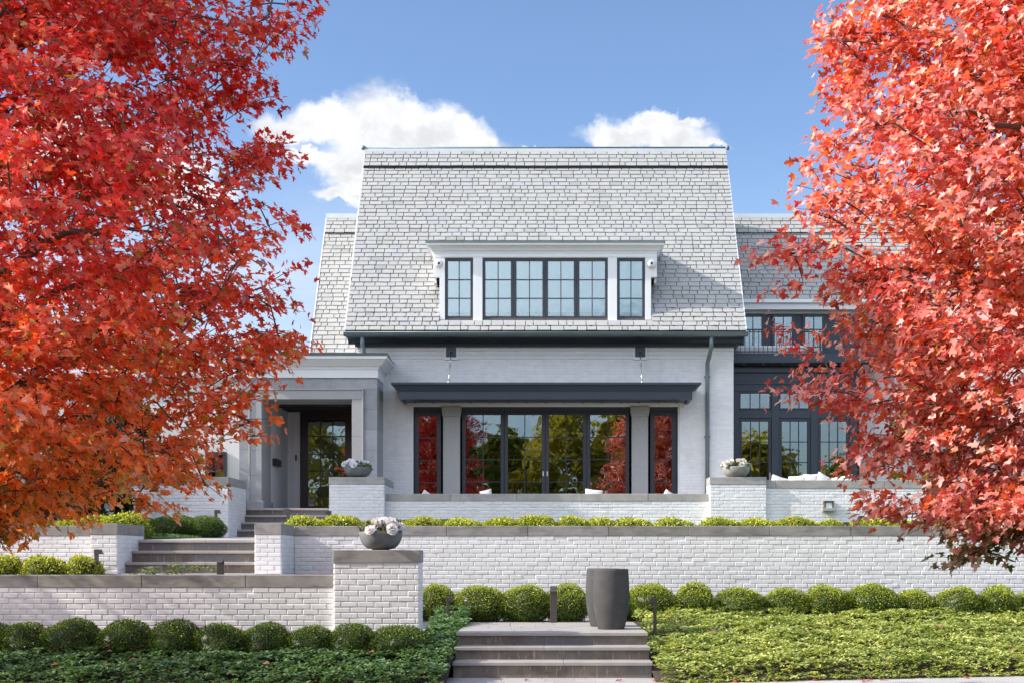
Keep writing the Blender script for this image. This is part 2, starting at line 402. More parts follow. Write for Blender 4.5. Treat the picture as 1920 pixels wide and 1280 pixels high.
# small stone pavers at the foot of the lower steps
g = MB(); g.cur = (1, 1, 1)
for i in range(5):
    x = -1.35+(-.2 if i % 2 else 0)
    while x < 1.45:
        w = r_.uniform(.35, .6); k = r_.uniform(.88, 1.06)
        g.box(max(x, -1.33)+.003, min(x+w, 1.45)-.003, 15.0+i*.27, 15.0+(i+1)*.27-.005, -.2, .006, .002, col=(k, k, k)); x += w
tag(g.build('path', M['paver']), kind='structure')
# ground height of the planted slope
def slope_z(x, y):
    if x > 0:
        e = edge_y(x); t = min(max((y-e)/(19.9-e), 0), 1); return -.01+.54*(t**.9)
    if y < 17: return max(0., min((y-14.9)/1.2, 1))*.24
    return .24+min((y-17)/2.8, 1)*.30
def slope_mesh(name, x0, x1, y0f, y1, nx, ny, mat, zf=slope_z, dz=0):
    v = []; f = []
    for j in range(ny+1):
        for i in range(nx+1):
            x = x0+(x1-x0)*i/nx; ya = y0f(x); y = ya+(y1-ya)*j/ny; v.append((x, y, zf(x, y)+dz))
    for j in range(ny):
        for i in range(nx): a = j*(nx+1)+i; f.append((a, a+1, a+nx+2, a+nx+1))
    return tag(mesh_obj(name, v, f, mat, smooth=True), kind='structure')
slope_mesh('garden_slope', 1.3, 14, edge_y, 20.78, 40, 20, M['soil'])
slope_mesh('garden_slope', -14, -1.12, lambda x: 14.6, 16.75, 40, 10, M['soil'])
slope_mesh('garden_slope', -1.62, -1.12, lambda x: 16.75, 20.78, 6, 16, M['soil'])
g = MB(); g.box(-16, -2.9, 17.0, 20.9, .6, 1.21); tag(g.build('garden_bed', M['soil']), kind='structure')
g = MB(); g.box(-1.12, 1.3, 20.35, 20.79, .2, .50); tag(g.build('garden_bed', M['soil']), kind='structure')
# upper lawn terrace, rising slightly to the house
def up_z(x, y): return 1.80+(y-20.8)*.018
g = MB(); g.hull([(-18, 21.1, .5), (-6.5, 21.1, .5), (-6.5, 60, .5), (-18, 60, .5)], [(-18, 21.1, 1.80), (-6.5, 21.1, 1.80), (-6.5, 60, 1.93), (-18, 60, 1.93)])
g.hull([(-3.6, 21.1, .5), (16, 21.1, .5), (16, 60, .5), (-3.6, 60, .5)], [(-3.6, 21.1, 1.78), (16, 21.1, 1.78), (16, 60, 1.9), (-3.6, 60, 1.9)])
tag(g.build('upper_lawn', M['earth']), kind='structure')
g = MB()
y = 20.82; 
while y < 27.5:
    x = -6.36
    while x < -3.6:
        w = min(r_.uniform(.5, .9), -3.6-x); k = r_.uniform(.9, 1.08)
        z0 = 1.757+(y-20.78)*.0235; z1 = 1.757+(y+.45-20.78)*.0235
        g.hull([(x+.003, y, 1.2), (x+w-.003, y, 1.2), (x+w-.003, y+.445, 1.2), (x+.003, y+.445, 1.2)], [(x+.003, y, z0), (x+w-.003, y, z0), (x+w-.003, y+.445, z1), (x+.003, y+.445, z1)], col=(k, k, k)); x += w
    y += .45
tag(g.build('garden_path', M['paver']), kind='structure')
g = MB(); g.box(-3.1, 9.5, 27.45, 31.9, 1.2, 2.55); tag(g.build('terrace_floor', M['paver']), kind='structure')
g = MB(); g.box(-6.35, -3.6, 19.0, 19.9, 1.0, 1.225); g.box(-2.95, -1.62, 17.1, 20.78, .1, .3); tag(g.build('lower_path', M['paver']), kind='structure')
# ---------------------------------------------------------------- steps
def steps(name, label, x0, x1, fronts, zs, zbase, yback, noses=.03, th=.045, ext=0., landing=None):
    root = thing(name, label, 'steps', loc=((x0+x1)/2, fronts[-1], zbase))
    n = len(zs); rr = random.Random(int(x0*100))
    for i in range(n):                                  # i = 0 topmost
        zt = zs[i]; zb = zs[i+1] if i+1 < n else zbase
        yb = fronts[i-1]+noses+.06 if i > 0 else yback
        t = MB(); a = x0-ext; 
        if i == 0 and landing:
            t.box(x0-ext, x1+ext, fronts[0], fronts[0]+.34, zt-th, zt, .006)
            yy = fronts[0]+.345
            while yy < yback-.05:
                h = min(rr.choice([.3, .45, .6]), yback-yy); xx = x0-ext
                while xx < x1+ext-.01:
                    w = min(rr.uniform(.35, .8), x1+ext-xx); k = rr.uniform(.93, 1.08); t.box(xx+.003, xx+w-.003, yy, yy+h-.006, zt-th, zt-.001, .002, col=(k, k, k)); xx += w
                yy += h
        else:
            while a < x1+ext-.01:
                w = min(rr.uniform(1.0, 1.4), x1+ext-a)
                if x1+ext-a-w < .2: w = x1+ext-a
                k = rr.uniform(.93, 1.06); t.box(a+.0015, a+w-.0015, fronts[i], yb, zt-th, zt, .006, col=(k, k, k)); a += w
        t.build('tread', M['step'], root)
        r = MB(); r.box(x0, x1, fronts[i]+noses, yb+.2 if i else yback, zb-.02, zt-th, col=(1, 1, 1)); r.build('riser', M['riser'], root)
    rebase(root); return root
steps('stone_steps', 'lower flight of three grey stone steps rising from the sidewalk to the planter landing', -1.12, 1.30, [17.0, 16.62, 16.24], [.52, .36, .20], .0, 20.34, landing=True, ext=.015)
steps('stone_steps', 'stained stone steps between the two brick piers with flat stone caps', -6.34, -3.93, [20.78, 20.46, 20.13, 19.80], [1.757, 1.585, 1.41, 1.24], 1.05, 21.0)
steps('stone_steps', 'shaded flight of grey stone steps up to the front porch', -6.53, -3.2, [28.6, 28.25, 27.9, 27.55], [2.55, 2.39, 2.23, 2.07], 1.88, 29.0)
root = thing('stone_steps', 'short side steps behind the brick pedestal leading up to the left', 'steps', loc=(-2.3, 18.5, .5))
for i in range(4):
    t = MB(); t.box(-3.2, -1.62-.33*i, 17.25, 20.0, .2, .52+.177*i-.045+.177*.0+.0); t.build('riser', M['riser'], root)
    t = MB(); t.box(-1.62-.33*(i+1)-.06, -1.6-.33*i+.02, 17.25, 20.0, .52+.177*(i)-.042, .52+.177*i+.003, .005); t.build('tread', M['step'], root)
rebase(root)
# ---------------------------------------------------------------- retaining walls and piers
rw = random.Random(11)
def wallthing(name, label, cat, boxes, cops, loc, mat_c=M['lime'], **k):
    root = thing(name, label, cat, loc=loc)
    m = MB()
    for b in boxes: wall_box(m, *b[:6], rw, faces=b[6], **k)
    m.build('brickwork', M['brick'], root)
    c = MB()
    for q in cops: coping(c, *q[:6], rw, **(q[6] if len(q) > 6 else {}))
    c.build('coping', mat_c, root); rebase(root); return root
NW = 16.7
wallthing('retaining_wall', 'low white painted brick retaining wall with thick grey stone cap nearest the sidewalk', 'wall',
          [(-14, -2.63, NW, NW+.4, 0., 1.10, 'fb')], [(-14.1, -2.634, NW-.012, NW+.42, 1.10, 1.256, dict(seg=1.30, start=1.25))], (-8, NW, 0))
wallthing('brick_pedestal', 'square white brick pedestal with slate grey cap carrying the bowl of roses', 'pedestal',
          [(-2.63, -1.567, NW-.1, NW+.34, .1, 1.405, 'flrb')], [(-2.642, -1.555, NW-.115, NW+.36, 1.408, 1.568, dict(seg=3))], (-2.1, NW, .1))
MW = 20.8
wallthing('retaining_wall', 'long tall white brick retaining wall with grey cap behind the clipped bushes', 'wall',
          [(-3.915, 13, MW, MW+.35, .2, 1.816, 'f')], [(-3.912, 13, MW-.012, MW+.38, 1.816, 1.974, dict(start=1.12))], (4, MW, .2))
wallthing('brick_pier', 'narrow white brick pier right of the stained stone steps', 'pier',
          [(-4.31, -3.918, 19.8, 20.79, .9, 1.816, 'flr')], [(-4.315, -3.91, 19.79, 20.78, 1.8165, 1.984, dict(seg=3))], (-4.1, 19.8, .9))
wallthing('brick_pier', 'white brick pier left of the stained stone steps, partly in shade', 'pier',
          [(-6.75, -6.35, 19.8, 21.1, .9, 1.816, 'flr')], [(-6.755, -6.342, 19.79, 21.12, 1.8165, 1.984, dict(seg=3))], (-6.5, 19.8, .9))
wallthing('retaining_wall', 'sunlit white brick retaining wall left of the pier under the left maple', 'wall',
          [(-15, -6.752, MW, MW+.35, .9, 1.816, 'f')], [(-15, -6.757, MW-.012, MW+.38, 1.816, 1.974)], (-10, MW, .9))
TW = 27.2
wallthing('terrace_wall', 'low white brick terrace wall with pale stone cap below the big windows', 'wall',
          [(-3.255, 3.34, TW, TW+.3, 1.7, 2.64, 'f')], [(-3.26, 3.33, TW-.015, TW+.33, 2.64, 2.79, dict(seg=1.34))], (0, TW, 1.7), M['limep'])
wallthing('brick_pier', 'white brick terrace pier beside the porch steps carrying a bowl of white flowers', 'pier',
          [(-4.37, -3.258, TW-.2, TW+1.4, 1.7, 2.97, 'flrb')], [(-4.38, -3.245, TW-.215, TW+1.42, 2.972, 3.12, dict(seg=3))], (-3.8, TW, 1.7), M['limep'])
wallthing('brick_pier', 'sunlit white brick terrace pier carrying the pale bowl at the right end', 'pier',
          [(3.34, 4.48, TW-.2, TW+.35, 1.7, 2.97, 'flrb')], [(3.328, 4.485, TW-.215, TW+.37, 2.972, 3.12, dict(seg=3))], (3.9, TW, 1.7), M['limep'])
wallthing('terrace_wall', 'white brick terrace wall with a small wall light, running right from the pale bowl', 'wall',
          [(4.483, 7.76, TW-.12, TW+.25, 1.7, 2.895, 'fr')], [(4.488, 7.77, TW-.135, TW+.28, 2.895, 3.06, dict(seg=2.2, start=.2))], (6, TW, 1.7), M['limep'])
wallthing('porch_side_wall', 'shaded white brick block wall with stone cap left of the porch steps', 'wall',
          [(-9.6, -6.37, 26.8, 28.38, 1.6, 2.94, 'fr')], [(-9.62, -6.355, 26.785, 28.4, 2.942, 3.11, dict(seg=2))], (-8, 26.8, 1.6), M['limep'])
# ---------------------------------------------------------------- the house
FD = 30.0
house = thing('house', 'white painted brick house with steep grey slate roof, long dormer and stone entrance porch', 'house', loc=(0, FD, 1.9))
HX0, HX1 = -4.22, 4.24
OX0, OX1, OZ = -3.0, 3.025, 4.93
rh = random.Random(21)
ED, EZ, RD, RZ = 29.5, 6.50, 32.8, 11.46
m = MB()
c = (.96, .96, .96); m.cur = c
m.box(HX0, OX0, FD, FD+.3, 1.9, 6.6); m.box(OX1, HX1, FD, FD+.3, 1.9, 6.6); m.box(OX0, OX1, FD, FD+.3, OZ, 6.6)
bricks(m, (HX0, FD), (1, 0), (0, -1), HX1-HX0, 2.0, 6.28, rh, holes=[(OX0-HX0, OX1-HX0, 2.0, OZ+.005)], p=.0035, gap=.008, ch=.005)
m.box(HX0, HX1, FD+.3, FD+.45, 1.9, 2.5)
for xa in (HX0, HX1-.3):                                # gable ends
    xs_ = (xa, xa+.3)
    prof = [(FD+.3, 1.9), (36.0, 1.9), (36.0, 6.4), (32.8, 11.2), (FD+.3, 7.3), (FD+.3, 6.6)]
    m.hull([(xs_[0], y, z) for y, z in prof], [(xs_[1], y, z) for y, z in prof])
m.box(HX0, HX1, 35.7, 36.0, 1.9, 6.5)
m.build('wall', M['brick'], house)
# string courses just under the frieze
m = MB()
for k, z in enumerate((6.20, 6.11, 6.02)):
    m.box(HX0-.002, HX1+.002, FD-.022+.004*k, FD+.01, z-.07, z-.012, .004)
m.build('corbel_course', M['brick_plain'], house)

def slates(mb, x0, x1, ye, ze, yr, zr, rnd, expo=.135, holes=(), th=.023, lift=.020, edge=None, w_end=None, w_start=0.):
    d = Vector((0, yr-ye, zr-ze)); L = d.length; d.normalize(); n = Vector((0, -d.z, d.y))
    o = Vector((0, ye, ze)); rows = int((L if w_end is None else w_end)/expo)
    w = w_start; r = 0
    while w < (L if w_end is None else w_end)-.03:
        wt = min(w+expo*1.28, L); a = x0-rnd.random()*.2; e = expo*(1+rnd.uniform(-.01, .01))
        while a < x1:
            wd = rnd.choice([.14, .18, .22, .26, .27, .28, .28, .29])+rnd.uniform(-.012, .012)
            sp = [(max(a, x0), min(a+wd, x1))]
            if x1-sp[0][1] < .07: sp = [(sp[0][0], x1)]; wd += 1
            for (h0, h1, w0, w1) in holes:
                if w+expo > w0+.02 and w < w1-.02:
                    ns = []
                    for s0, s1 in sp:
                        if s1 <= h0 or s0 >= h1: ns.append((s0, s1))
                        else:
                            if s0 < h0: ns.append((s0, h0))
                            if s1 > h1: ns.append((h1, s1))
                    sp = ns
            for s0, s1 in sp:
                if s1-s0 < .03: continue
                g_ = .0082; q0, q1 = s0+g_, s1-g_
                wj = w+rnd.uniform(-.005, .004); lf = lift*rnd.uniform(.85, 1.3); sk = rnd.uniform(-.003, .003)
                cl = rnd.uniform(.004, .02); cr = rnd.uniform(.004, .02)
                out = [(q0, wj+cl), (q0+cl*.8, wj+sk), (q1-cr*.8, wj-sk), (q1, wj+cr), (q1, wt), (q0, wt)]
                def pt(x, ww, h): p = o+d*ww+n*h; return (x, p.y, p.z)
                hh = lambda ww: .002+lf*max(0., 1-(ww-w)/(wt-w))
                bot = [pt(x, ww, hh(ww)) for x, ww in out]; top = [pt(x, ww, hh(ww)+th) for x, ww in out]
                k = rnd.uniform(.97, 1.05); tint = rnd.random()
                cc = (.375*k, .370*k, .356*k) if tint < .75 else ((.365*k, .371*k, .348*k) if tint < .88 else (.358*k, .356*k, .365*k))
                if rnd.random() < .035: cc = tuple(v*.84 for v in cc)
                mb.hull(bot, top, col=cc)
            a += wd
        w += e; r += 1
def roof_slab(mb, x0, x1, ye, ze, yr, zr, th=.10):
    d = Vector((0, yr-ye, zr-ze)).normalized(); n = Vector((0, -d.z, d.y))
    a, b = (ye, ze), (yr, zr); c_, e_ = (yr-n.y*th, zr-n.z*th), (ye-n.y*th, ze-n.z*th)
    mb.hull([(x0, *a), (x0, *b), (x0, *c_), (x0, *e_)], [(x1, *a), (x1, *b), (x1, *c_), (x1, *e_)])
# dormer hole in roof coordinates
dv = Vector((0, RD-ED, RZ-EZ)); LR = dv.length; dv.normalize()
def w_at_z(z): return (z-EZ)/dv.z
DD = 29.65                                             # dormer front plane
DX0, DX1 = PX(824, DD), PX(1221, DD); DXW0, DXW1 = PX(813, DD), PX(1232, DD)
dz0 = PZ(602, DD); dzs = PZ(529, DD+.55)
m = MB(); m.cur = (.05, .05, .055)
roof_slab(m, HX0-.2, HX1+.2, ED, EZ, RD, RZ); 
back = MB()
roof = None
mr = MB()
bandw = LR-.60
slates(mr, HX0-.2, HX1+.2, ED-.03, EZ-.02, RD, RZ, rh, holes=[(DX0-.0, DX1+.0, w_at_z(dz0), w_at_z(dzs)), (DXW0, DXW1, w_at_z(dzs)-.02, w_at_z(8.80))], w_end=bandw)
# proud top section with its thick butt edge
nn = Vector((0, -dv.z, dv.y)); o2 = Vector((0, ED, EZ))+dv*(bandw-.02)+nn*.062
slates(mr, HX0-.2, HX1+.2, o2.y, o2.z, RD+nn.y*.062, RZ+nn.z*.062, rh, w_end=.56)
roof = mr.build('roof', M['slate'], house)
m.build('roof_deck', M['roofdark'], roof)
m = MB(); m.hull([(x, *p) for x in (HX0-.2,) for p in [(RD-.01, RZ-.1), (36.1, 6.35), (36.1, 6.5), (RD, RZ+.02)]], [(HX1+.2, *p) for p in [(RD-.01, RZ-.1), (36.1, 6.35), (36.1, 6.5), (RD, RZ+.02)]]); m.build('rear_slope', M['roofdark'], roof)
# ridge flashing with rolled top and finials
m = MB()
p0 = Vector((0, RD, RZ))+nn*.085
m.hull([(HX0-.21, *q) for q in [(p0.y-dv.y*.12, p0.z-dv.z*.12), (p0.y, p0.z+.02), (p0.y+.12, p0.z-.06)]], [(HX1+.21, *q) for q in [(p0.y-dv.y*.12, p0.z-dv.z*.12), (p0.y, p0.z+.02), (p0.y+.12, p0.z-.06)]])
m.build('ridge_flashing', M['zincl'], roof)
m = MB(); m.tube([(HX0-.22, p0.y+.01, p0.z+.035), (HX1+.22, p0.y+.01, p0.z+.035)], .022, 8)
for x in (HX0-.24, HX1+.24): m.lathe([(0, -.06), (.04, -.045), (.055, 0), (.04, .045), (0, .06)], (x, p0.y+.01, p0.z+.03), 12)
m.build('ridge_roll', M['zinc'], roof)
# black strip painting in the shadow gap under the proud top slates
m = MB(); q0 = Vector((0, ED, EZ))+dv*(bandw-.045); m.hull([(HX0-.2, q0.y, q0.z), (HX0-.2, q0.y+dv.y*.04, q0.z+dv.z*.04), (HX0-.2, q0.y+dv.y*.04+nn.y*.072, q0.z+dv.z*.04+nn.z*.072), (HX0-.2, q0.y+nn.y*.06, q0.z+nn.z*.06)], [(HX1+.2, q0.y, q0.z), (HX1+.2, q0.y+dv.y*.04, q0.z+dv.z*.04), (HX1+.2, q0.y+dv.y*.04+nn.y*.072, q0.z+dv.z*.04+nn.z*.072), (HX1+.2, q0.y+nn.y*.06, q0.z+nn.z*.06)])
m.build('shadow_gap_strip', M['black'], roof)
# rake boards (pale edges of the roof)
for x in (HX0-.215, HX1+.195):
    m = MB(); m.hull([(x, ED-.02, EZ-.12), (x, RD, RZ-.14), (x, RD, RZ+.055), (x, ED-.04, EZ+.03)][::1], [(x+.02, ED-.02, EZ-.12), (x+.02, RD, RZ-.14), (x+.02, RD, RZ+.055), (x+.02, ED-.04, EZ+.03)]); m.build('rake_board', M['white'], roof)
# snow guards
for row, wg in enumerate((.09, .225, .36, .495, .63)):
    x = HX0+.15+(.22 if row % 2 else 0)
    while x < HX1:
        inside = (DX0-.1 < x < DX1+.1) and wg > .2
        if not inside:
            p = Vector((x, ED, EZ))+dv*wg+nn*.02
            q = p+nn*.045+dv*.01
            m = MB(); m.tube([p+dv*.05, q, p+nn*.005+Vector((.09, 0, 0))-dv*.01], .007, 5); m.build('snow_guard', M['black'], roof)
        x += .46
# eaves: soffit, frieze, gutter
m = MB()
m.prism_x([(FD-.02, 6.30), (FD-.05, 6.30), (FD-.05, 6.215), (FD-.02, 6.215)], HX0-.05, HX1+.05)
m.build('frieze', M['navy'], house)
m = MB(); m.prism_x([(FD+.02, 6.28), (FD-.05, 6.30), (FD-.12, 6.36), (FD-.40, 6.40), (FD-.42, 6.50), (FD+.02, 6.58)], HX0-.2, HX1+.2); m.build('soffit', M['navy'], house)
def gutter(x0, x1, yc, zc, r=.075):
    mg = MB(); N = 10; vs = []
    for x in (x0, x1):
        for i in range(N+1):
            a = math.pi+math.pi*i/N; vs.append((x, yc+r*math.cos(a), zc+r*math.sin(a)))
        for i in range(N, -1, -1):
            a = math.pi+math.pi*i/N; vs.append((x, yc+(r-.008)*math.cos(a), zc+(r-.008)*math.sin(a)))
    K = 2*(N+1); mg.add(vs, [(i, (i+1) % K, K+(i+1) % K, K+i) for i in range(K)]+[tuple(range(K)), tuple(range(K, 2*K))[::-1]])
    mg.tube([(x0, yc-r, zc+.004), (x1, yc-r, zc+.004)], .011, 6)
    for x in (x0, x1): mg.lathe([(0, 0)], (x, yc, zc), 3) if False else None
    mg.add([(x0, yc+r*math.cos(math.pi+math.pi*i/N), zc+r*math.sin(math.pi+math.pi*i/N)) for i in range(N+1)], [tuple(range(N+1))])
    mg.add([(x1, yc+r*math.cos(math.pi+math.pi*i/N), zc+r*math.sin(math.pi+math.pi*i/N)) for i in range(N+1)], [tuple(range(N+1))[::-1]])
    x = x0+.25
    while x < x1:
        mg.tube([(x, yc+(r+.004)*math.cos(math.pi+math.pi*i/8), zc+(r+.004)*math.sin(math.pi+math.pi*i/8)) for i in range(9)], .005, 5); x += .62
    return mg
gutter(HX0-.22, HX1+.24, ED-.08, 6.44, .085).build('gutter', M['zinc'], house)
m = MB(); xd = PX(1327, 29.85); m.tube([(xd+.03, ED-.06, 6.36), (xd+.03, ED-.04, 6.16), (xd+.01, ED+.10, 5.98), (xd, FD-.12, 5.85), (xd, FD-.09, 5.6), (xd, FD-.09, 2.5)], .048, 10)
for z in (5.55, 4.2, 2.9): m.box(xd-.06, xd+.06, FD-.11, FD-.003, z-.02, z+.02)
m.build('downspout', M['zinc'], house)
m = MB(); xd = PX(680, 29.5); m.tube([(xd, ED-.06, 6.38), (xd, ED-.04, 6.2), (xd+.02, ED+.03, 6.03), (xd+.06, ED+.14, 5.83)], .048, 10); m.build('downspout', M['zinc'], house)

# ---- windows
def window(parent, name, x0, x1, z0, z1, y, cols, rows, fw=.06, mun=.022, fmat='frame', gmat='glass', back='dark', depth=.06, backd=.4, bottom=None, handle=None, label=None):
    fr = MB(); b = fw if bottom is None else bottom
    fr.box(x0, x0+fw, y, y+depth, z0, z1, .004); fr.box(x1-fw, x1, y, y+depth, z0, z1, .004)
    fr.box(x0+fw, x1-fw, y+.002, y+depth, z1-fw, z1, .004); fr.box(x0+fw, x1-fw, y+.002, y+depth, z0, z0+b, .004)
    gx0, gx1, gz0, gz1 = x0+fw, x1-fw, z0+b, z1-fw
    for i in range(1, cols): xx = gx0+(gx1-gx0)*i/cols; fr.box(xx-mun/2, xx+mun/2, y+.012, y+depth-.005, gz0, gz1, .003)
    for i in range(1, rows): zz = gz0+(gz1-gz0)*i/rows; fr.box(gx0, gx1, y+.014, y+depth-.007, zz-mun/2, zz+mun/2, .003)
    w = fr.build(name, M[fmat], parent)
    if label: w['label'] = label
    p = MB(); p.box(gx0, gx1, y+.030, y+.036, gz0, gz1); p.build('pane', M[gmat], w)
    if back:
        q = MB()
        if back == 'blind': q.box(gx0+.004, gx1-.004, y+.09, y+.10, gz0+.012, gz1)
        else: q.box(gx0-.02, gx1+.02, y+backd, y+backd+.02, gz0-.02, gz1+.02)
        q.build('blind' if back == 'blind' else 'interior', M[back], w)
    if handle:
        h = MB(); hx, hz, kind = handle
        if kind == 'plate':
            h.box(hx-.016, hx+.016, y-.008, y, hz-.055, hz+.055, .003)
            h.box(hx-.007, hx+.007, y-.011, y-.008, hz-.03, hz+.03)
        else:
            h.box(hx-.012, hx+.012, y-.010, y, hz-.09, hz+.09, .003); h.tube([(hx, y-.01, hz), (hx, y-.05, hz), (hx+.10, y-.05, hz)], .008, 8)
        h.build('handle', M['silver'], w)
    return w
# large window group
WY = FD+.14
ws = lambda px: PX(px, WY)
zt = PZ(770, WY); zb = 2.56
m = MB(); m.box(OX0, OX1, WY-.02, WY+.1, zt, OZ-.002); 
for a, b in ((OX0, ws(777)), (ws(1268), OX1)): m.box(a+.002, b, WY-.02, WY+.1, zb, zt)
m.build('window_surround', M['navy'], house)
m = MB(); m.box(OX0+.001, OX1-.001, FD+.02, WY-.02, OZ-.035, OZ-.004); m.box(OX0+.001, OX0+.03, FD+.02, WY-.02, zb, OZ-.036); m.box(OX1-.03, OX1-.001, FD+.02, WY-.02, zb, OZ-.036); m.build('reveal_trim', M['white'], house)
window(house, 'window', ws(777), ws(827), zb, zt, WY, 1, 4, fw=.10, mun=.02, bottom=.12, label='tall narrow sidelight at the left of the big terrace window')
window(house, 'window', ws(1219), ws(1268), zb, zt, WY, 1, 4, fw=.10, mun=.02, bottom=.12, label='tall narrow sidelight at the right of the big terrace window')
pan = [(866, 945.5), (945.5, 1022.5), (1022.5, 1100), (1100, 1180)]
for i, (a, b) in enumerate(pan):
    hd = None
    if i == 1: hd = (ws(1018.5), PZ(887, WY), 'plate')
    if i == 2: hd = (ws(1026.3), PZ(887, WY), 'plate')
    window(house, 'patio_door', ws(a)+.002, ws(b)-.002, zb, zt, WY+(.0 if i in (1, 2) else .012), 2, 4, fw=.082, mun=.02, bottom=.14, handle=hd)
for a, b in ((828, 865), (1182, 1218)):
    m = MB(); xa, xb = PX(a+1, FD+.02), PX(b-1, FD+.02)
    m.box(xa+.02, xb-.02, FD+.03, FD+.2, zb, PZ(779, FD), .006); o = m.build('stone_pilaster', M['stonel'], house)
    m = MB(); m.box(xa+.005, xb-.005, FD+.005, FD+.2, PZ(779, FD), PZ(773, FD), .006); m.box(xa-.01, xb+.01, FD-.01, FD+.2, PZ(773, FD), OZ-.037, .008); m.build('capital', M['stonel'], o)
# ---- suspended canopy over the window
CY = 28.95
m = MB()
x0c, x1c = PX(748, CY+.1), PX(1298, CY+.1); xm0, xm1 = PX(733, CY), PX(1315, CY)
z_top, z_m, z_b = PZ(716, CY), PZ(733, CY), PZ(748, CY+.1)
mc = MB(); mc.box(x0c, x1c, CY+.10, CY+.17, z_b, z_m+.02, .004); mc.box(x0c, x0c+.07, CY+.17, FD-.01, z_b, z_m+.02); mc.box(x1c-.07, x1c, CY+.17, FD-.01, z_b, z_m+.02)
mc.box(x0c+.07, x1c-.07, CY+.17, FD-.012, z_m-.04, z_m+.018)
canopy = mc.build('canopy', M['navy'], house)
m.hull([(x0c, CY+.1, z_m), (x1c, CY+.1, z_m), (x1c, FD-.01, z_m), (x0c, FD-.01, z_m)], [(xm0+.05, CY+.03, z_top-.05), (xm1-.05, CY+.03, z_top-.05), (xm1-.05, FD-.01, z_top-.05), (xm0+.05, FD-.01, z_top-.05)])
m.box(xm0, xm1, CY-.01, FD-.012, z_top-.05, z_top, .006)
m.build('cornice', M['navy'], canopy)
m = MB()
x = x0c+.25
m.box(x0c+.07, x1c-.07, CY+.175, FD-.013, z_b+.035, z_m-.045)
while x < x1c-.2: m.box(x, x+.03, CY+.18, FD-.02, z_b+.020, z_b+.034); x += .42
m.build('rafter', M['navy'], canopy)
for px_w, px_c in ((846, 841), (1200, 1204)):
    xw, xc = PX(px_w, FD), PX(px_c, 29.17); zw = PZ(662, FD)
    m = MB(); m.box(xw-.155, xw+.155, FD-.045, FD-.004, zw-.15, zw+.13, .008); pl = m.build('mounting_plate', M['white'], house)
    m = MB(); m.box(xw-.115, xw+.115, FD-.062, FD-.045, zw-.09, zw+.125, .004); m.lathe([(0, 0), (.03, 0), (.03, .02), (0, .02)], (xw, FD-.07, zw), 10); m.build('wall_plate', M['navy'], pl)
    A = Vector((xw, FD-.07, zw)); B = Vector((xc, 29.17, z_top+.01)); dd = B-A
    m = MB(); m.tube([A, A+dd*.36], .013, 8); m.tube([A+dd*.36, A+dd*.42], .024, 8)
    m.tube([A+dd*.55, B-dd*.12], .013, 8); 
    for k in range(3):                                # chain links and turnbuckle
        c0 = A+dd*(.42+.06*k); m.tube([c0+Vector((math.cos(a)*(.016 if k % 2 else .004), 0, 0))+dd.normalized()*math.sin(a)*.035 for a in [i*math.pi/4 for i in range(9)]], .009, 5)
    m.lathe([(.0, 0), (.03, 0), (.02, .03), (.0, .05)], tuple(B), 10)
    m.tube([B-dd*.12, B], .02, 8)
    m.build('support_rod', M['silver'], canopy)
# ---- dormer
m = MB(); yb = 30.9
m.box(DXW0, DXW1, DD+.04, DD+.16, PZ(483, DD), PZ(470, DD))            # head board
dzt = PZ(483, DD)
# body behind (cheeks)
m.box(DXW0, DXW0+.05, DD+.17, yb+.4, dzs-.1, dzt+.15); m.box(DXW1-.05, DXW1, DD+.17, yb+.4, dzs-.1, dzt+.15)
def board(a, b, z0, z1, y=DD, t=.05, bv=.003): m.box(a, b, y, y+t, z0, z1, bv)
xw = lambda p: PX(p, DD)
board(DXW0, xw(834), dzs, dzt+.02, DD+.03, .13); board(xw(1210), DXW1, dzs, dzt+.02, DD+.03, .13)
board(DX0, xw(834), dz0, dzs, DD+.03, .13); board(xw(1210), DX1, dz0, dzs, DD+.03, .13)
board(xw(887), xw(904.5), dz0, dzt+.02, DD+.02, .13); board(xw(1140), xw(1157), dz0, dzt+.02, DD+.02, .13)
m.box(DX0-.03, DX1+.03, DD-.03, DD+.16, dz0-.05, dz0, .004)
dorm = m.build('dormer', M['white'], house)
# crown moulding with returns
prof = [(0, 0), (0, .10), (.02, .115), (.02, .15), (.06, .165), (.10, .23), (.17, .29), (.20, .30), (.20, .36)]
def crown(mb, x0, x1, y, z, prof, yb, sc=1.):
    """moulding running round the front and both ends of a box"""
    K = len(prof); ring = []
    for d, h in prof: d *= sc; h *= sc; ring.append([(x0-d, yb, z+h), (x0-d, y-d, z+h), (x1+d, y-d, z+h), (x1+d, yb, z+h)])
    vs = [p for r in ring for p in r]; fs = []
    for i in range(K-1):
        for j in range(3): fs.append((i*4+j, i*4+j+1, (i+1)*4+j+1, (i+1)*4+j))
    fs.append(((K-1)*4, (K-1)*4+1, (K-1)*4+2, (K-1)*4+3)); fs.append((3, 2, 1, 0)); fs.append(tuple(i*4 for i in range(K))[::-1]); fs.append(tuple(i*4+3 for i in range(K)))
    mb.add(vs, fs)
m = MB(); zc0 = PZ(483, DD)+.012; hh = PZ(455, DD-.15)-zc0
crown(m, DXW0+.01, DXW1-.01, DD+.02, zc0, prof, yb+.2, hh/.36); m.build('dormer_cornice', M['white'], dorm)
m = MB(); zt_ = zc0+hh; ov = .20*hh/.36
m.hull([(DXW0-ov-.01, DD-ov, zt_), (DXW1+ov+.01, DD-ov, zt_), (DXW1+ov+.01, yb+.4, zt_), (DXW0-ov-.01, yb+.4, zt_)], [(DXW0-ov-.02, DD-ov-.02, zt_+.035), (DXW1+ov+.02, DD-ov-.02, zt_+.035), (DXW1+.1, yb+.5, zt_+.13), (DXW0-.1, yb+.5, zt_+.13)]); m.build('dormer_roof', M['zincl'], dorm)
